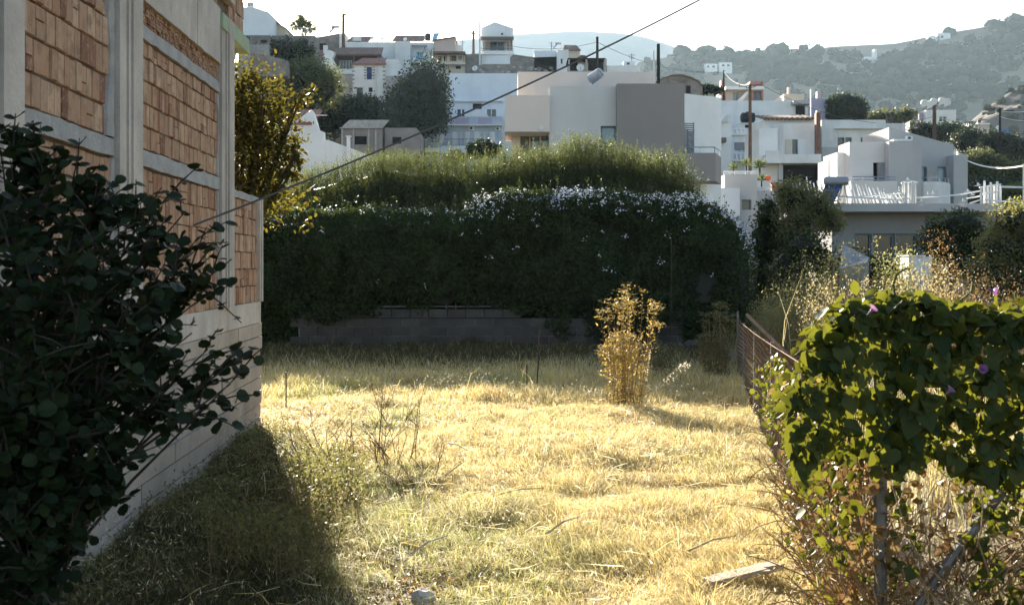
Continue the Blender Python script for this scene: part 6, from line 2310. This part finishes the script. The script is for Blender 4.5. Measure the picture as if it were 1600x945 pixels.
T('big dark round tree left of the pale blue apartment house', [(665, 130, 34, 36), (640, 165, 40, 40), (685, 165, 20, 42), (650, 190, 45, 25)], 132, 9000, .34, 'tree_leaf', 101, trunk=.3, core=.66, clump=.21)
T('dark broad tree above the concrete shed', [(545, 180, 44, 26), (590, 185, 30, 28), (515, 190, 20, 30), (570, 165, 28, 14)], 120, 7500, .32, 'tree_leaf', 102, trunk=.3, core=.66, clump=.21)
T('rounded tree with sunlit pale top below the stone house', [(485, 118, 42, 26), (460, 140, 40, 36), (510, 140, 24, 30)], 116, 7500, .30, 'pale_tree_leaf', 103, trunk=.25, core=.62, clump=.22)
T('dark tree mass below the beige house, dotted with blossom', [(450, 78, 32, 16), (430, 92, 26, 14), (475, 80, 14, 14), (405, 82, 16, 10)], 119, 5000, .30, 'tree_leaf', 104, trunk=.2, core=.66, clump=.22)
T('airy skyline tree above the terrace railing', [(471, 29, 8, 8), (464, 41, 13, 8), (482, 43, 12, 9), (473, 36, 10, 8)], 132, 1700, .26, 'pale_tree_leaf', 105, trunk=.12, core=0, shell=.2)
T('pale bush climbing the white wall right of the blue-shuttered house', [(632, 140, 14, 18), (618, 155, 14, 14), (645, 128, 8, 10)], 134, 2200, .26, 'pale_tree_leaf', 106, 'bush', 'bush', core=.5)
T('shrub before the blue-shuttered house door', [(575, 160, 20, 9), (550, 165, 22, 8)], 130, 1800, .26, 'pale_tree_leaf', 107, 'bush', 'bush', core=.6)
T('dark bush in front of the apartment balcony', [(750, 236, 22, 14), (768, 232, 14, 12), (712, 246, 14, 8)], 60, 3600, .15, 'tree_leaf', 108, 'bush', 'bush', core=.7)
T('dense dark round tree beside the weathered white house', [(1320, 168, 28, 22), (1342, 172, 14, 20), (1303, 172, 14, 18), (1320, 185, 26, 10)], 110, 6000, .26, 'tree_leaf', 109, trunk=.25, core=.85)
T('olive-brown bush between the dark round tree and the white far house', [(1385, 183, 26, 11), (1412, 182, 20, 12), (1365, 186, 12, 8)], 118, 3200, .26, 'pale_tree_leaf', 110, 'bush', 'bush', core=.7)
T('dark bush at the corner behind the taupe house', [(1108, 140, 14, 7), (1120, 142, 9, 6), (1096, 143, 7, 5)], 88, 1500, .2, 'tree_leaf', 111, 'bush', 'bush', core=.7)
T('low bushy tree right of the floodlight pole foot', [(1478, 207, 34, 14), (1440, 203, 24, 11)], 125, 4200, .28, 'tree_leaf', 112, core=.8)
T('dark tree in the middle of the right-hand grove', [(1512, 218, 20, 20), (1535, 228, 20, 18)], 112, 4600, .26, 'tree_leaf', 113, core=.68, clump=.2)
T('dark tree behind the slim pole', [(1558, 224, 26, 18), (1545, 240, 22, 14)], 108, 4600, .26, 'tree_leaf', 114, core=.68, clump=.2)
T('dark tree at the right edge of the grove', [(1595, 230, 24, 20), (1620, 235, 26, 22), (1590, 250, 20, 16)], 106, 4200, .26, 'tree_leaf', 115, core=.68, clump=.2)
T('broad lighter tree below the grove behind the white cable', [(1535, 252, 30, 18), (1560, 268, 40, 18), (1520, 275, 14, 18), (1598, 275, 26, 18)], 84, 6500, .2, 'pale_tree_leaf', 116, core=.66, clump=.22)
T('dark understorey bush beneath the white cable', [(1545, 290, 38, 14), (1595, 292, 30, 14)], 76, 4200, .18, 'tree_leaf', 117, 'bush', 'bush', core=.8)
T('yellow-green bush behind the end of the flat roof', [(1590, 300, 26, 12), (1560, 303, 16, 9)], 50, 3000, .11, 'olive_leaf', 118, 'bush', 'bush', core=.6)
# plants on the plot between the fence and the flat-roofed house
T('feathery pale green bush in front of the white pickets', [(1245, 312, 30, 30), (1280, 325, 32, 28), (1250, 345, 40, 28), (1225, 300, 18, 18), (1300, 345, 20, 22)], 30.4, 9000, .075, 'oleander_leaf', 119, 'bush', 'bush', core=.5, shell=.25, clump=.2)
T('dark green bush beside the end of the flowering hedge', [(1205, 335, 22, 28), (1190, 375, 16, 40), (1225, 375, 30, 30), (1200, 430, 26, 50), (1195, 480, 30, 40)], 31, 9500, .085, 'hedge_leaf', 120, 'bush', 'bush', core=.7)
T('dark leafy shrub under the feathery bush', [(1255, 385, 34, 26), (1235, 420, 40, 36), (1285, 410, 26, 30), (1240, 475, 46, 40), (1300, 470, 40, 40)], 29, 9500, .08, 'hedge_leaf', 121, 'bush', 'bush', core=.7)
T('very dark rounded tree before the flat-roofed house', [(1495, 352, 42, 24), (1470, 375, 34, 24), (1520, 375, 30, 28), (1500, 410, 55, 30), (1450, 440, 30, 30)], 31, 11000, .085, 'hedge_leaf', 122, core=.8)
T('tall light green tree at the right edge beyond the vine', [(1580, 345, 40, 28), (1560, 385, 36, 34), (1600, 385, 40, 44), (1545, 430, 36, 40), (1600, 460, 50, 50), (1620, 345, 40, 40)], 25, 15000, .075, 'oleander_leaf', 123, core=.65, shell=.3)
thicket('young shrub with bright upright shoots before the dark garage windows', 1368, 1424, 378, 21, 1.2, 70, 'oleander_leaf', 407, .06, 'bark', 60)
thicket('reddish dry shrub below the dark rounded tree', 1452, 1482, 384, 20, 1.0, 60, 'dry_vine_leaf', 408, .04, 'dead_twig', 40)
T('low dark bush hiding the foot of the flat-roofed house', [(1340, 425, 34, 32), (1385, 432, 40, 32), (1435, 428, 36, 34), (1320, 450, 40, 36), (1400, 465, 50, 30)], 28.5, 8500, .08, 'hedge_leaf', 129, 'bush', 'bush', core=.75)
# slanting grey sheet and pale box half hidden in the weeds
o = MB().prism([P(1312, 0, 24)[:2], P(1355, 0, 24)[:2], P(1358, 0, 26)[:2], P(1318, 0, 26)[:2]], 0, [Z(420, 24), Z(410, 24), Z(402, 26), Z(382, 26)])
o.build('grey_sheet', 'grey_sheet', None, label='slanting grey sheet half hidden in weeds before the flat-roofed house', cat='sheet')
bxo = thing('pale_box', P(1437, 415, 22), 'pale box half hidden in weeds below the dark tree', 'box')
MB().box(X(1420, 22), X(1456, 22), 22, 22.5, 0, Z(401, 22)).build('body', 'bluish_plaster', bxo)
MB().box(X(1418, 22), X(1445, 22), 21.95, 22.55, Z(401, 22) + .003, Z(398.6, 22)).build('lid', 'white_paint', bxo)
for i, (a, b_) in enumerate(((1478, 150), (1508, 172))):
    pass

# ================================================================= scrub on the far hills
rg = np.random.default_rng(5)


ICO_V, ICO_F = lump((0, 0, 0), (1, 1, 1), 1, 2, 0)
ICO_V, ICO_F = np.array(ICO_V), np.array(ICO_F)


def scrub(label, n, fn, xs, ys, size, leaf, per, seed, cond):
    """rounded crowns with leafy, uneven outlines scattered over a slope"""
    rg = np.random.default_rng(seed)
    x, y = rg.uniform(*xs, n), rg.uniform(*ys, n)
    k = cond(x, y) & (rg.random(n) < np.clip(.62 + .8 * fbm(x, y, seed, 90, 3), .06, 1))
    x, y = x[k], y[k]
    z = fn(x, y)
    s_ = (.25 + .75 * rg.random(len(x)) ** 2.2) * size
    m_ = len(x)
    d = unit(rg.normal(0, 1, (m_ * per, 3)) + [0, 0, .35])
    c_ = np.repeat(np.stack([x, y, z + s_ * .3], 1), per, 0)
    S = np.repeat(s_, per)[:, None]
    pos = c_ + d * S * [1, 1, .75] * (.72 + .35 * rg.random((m_ * per, 1)))
    st = rg.random(m_)
    tint = np.clip(.8 * np.repeat(st, per) + .2 * rg.random(m_ * per), 0, .999)
    L = S[:, 0] * leaf * rg.uniform(.6, 1.2, m_ * per)
    top_ = leaves('scrub', pos, rg.normal(0, 1, pos.shape), d + rg.normal(0, .4, d.shape), L, L * .8, 'scrub_leaf', None, 'oval', tint=tint, kind='stuff', label=label, cat='scrub')
    nv = len(ICO_V)
    wob = 1 + .22 * np.sin(ICO_V[None, :, 0] * 3.1 + rg.uniform(0, 6, (m_, 1))) * np.sin(ICO_V[None, :, 1] * 3.7 + rg.uniform(0, 6, (m_, 1))) \
        + .12 * np.sin(ICO_V[None, :, 2] * 6 + rg.uniform(0, 6, (m_, 1))) * np.sin(ICO_V[None, :, 0] * 7 + rg.uniform(0, 6, (m_, 1)))
    v = np.stack([x, y, z + s_ * .3], 1)[:, None, :] + ICO_V[None] * (wob * .86 * s_[:, None])[:, :, None] * np.array([1, 1, .75])
    f = (np.arange(m_) * nv)[:, None, None] + ICO_F[None]
    np_mesh('inner_crowns', v.reshape(-1, 3), f.reshape(-1, 3), 'scrub_leaf', top_, {'tint': ('FLOAT', np.repeat(.8 * st, nv))}, smooth=True, kind='stuff')


scrub('round olive-green bushes dotted over the far hillside', 4600, hill_z, (90, 660), (765, 1245), 12.0, .26, 26, 301, lambda x, y: (800 + 1800 * x / y > 1010) & (800 + 1800 * x / y < 1680))
scrub('small scrub over the nearer rocky spur at right', 900, spur_z, (130, 300), (325, 450), 2.6, .3, 20, 302, lambda x, y: (800 + 1800 * x / y > 1460) & (800 + 1800 * x / y < 1700))
scrub('low green scrub on the village slope between the houses', 500, gz, (-60, 30), (62, 150), 1.6, .3, 40, 303, lambda x, y: (800 + 1800 * x / y > 300) & (800 + 1800 * x / y < 1120))
scrub('low green scrub in the dip between the right-hand houses', 350, gz, (20, 110), (64, 190), 1.5, .3, 40, 304, lambda x, y: (800 + 1800 * x / y > 1120) & (800 + 1800 * x / y < 1700))

# television aerials on the skyline roofs
def aerial(label, px, pyt, pyb, Y):
    o = thing('aerial', P(px, pyb, Y), label, 'aerial', 'aerials on the village roofs')
    a, b_ = Vector(P(px, pyb, Y)), Vector(P(px, pyt, Y))
    MB().tube([a, b_], .035, 5).build('mast', 'dark_steel', o)
    for k in range(4):
        c_ = b_ - Vector((0, 0, .12 + .16 * k))
        w = .42 - .06 * k
        MB().tube([c_ - Vector((w, 0, 0)), c_ + Vector((w, 0, 0))], .018, 4).build('element', 'dark_steel', o)


aerial('thin aerial above the long white ridge house', 606, 46, 66, 156)
aerial('thin aerial above the light blue balcony', 650, 47, 67, 156)
aerial('thin aerial on the peach house', 723, 62, 84, 152)
aerial('thin aerial above the small white house by the cable', 862, 66, 80, 149)
aerial('thin aerial on the annex right of the open shelter', 987, 84, 97, 132)
aerial('thin aerial on the terrace wall beside the airy tree', 494, 44, 60, 124)
aerial('thin aerial on the weathered white house', 1392, 176, 194, 86)
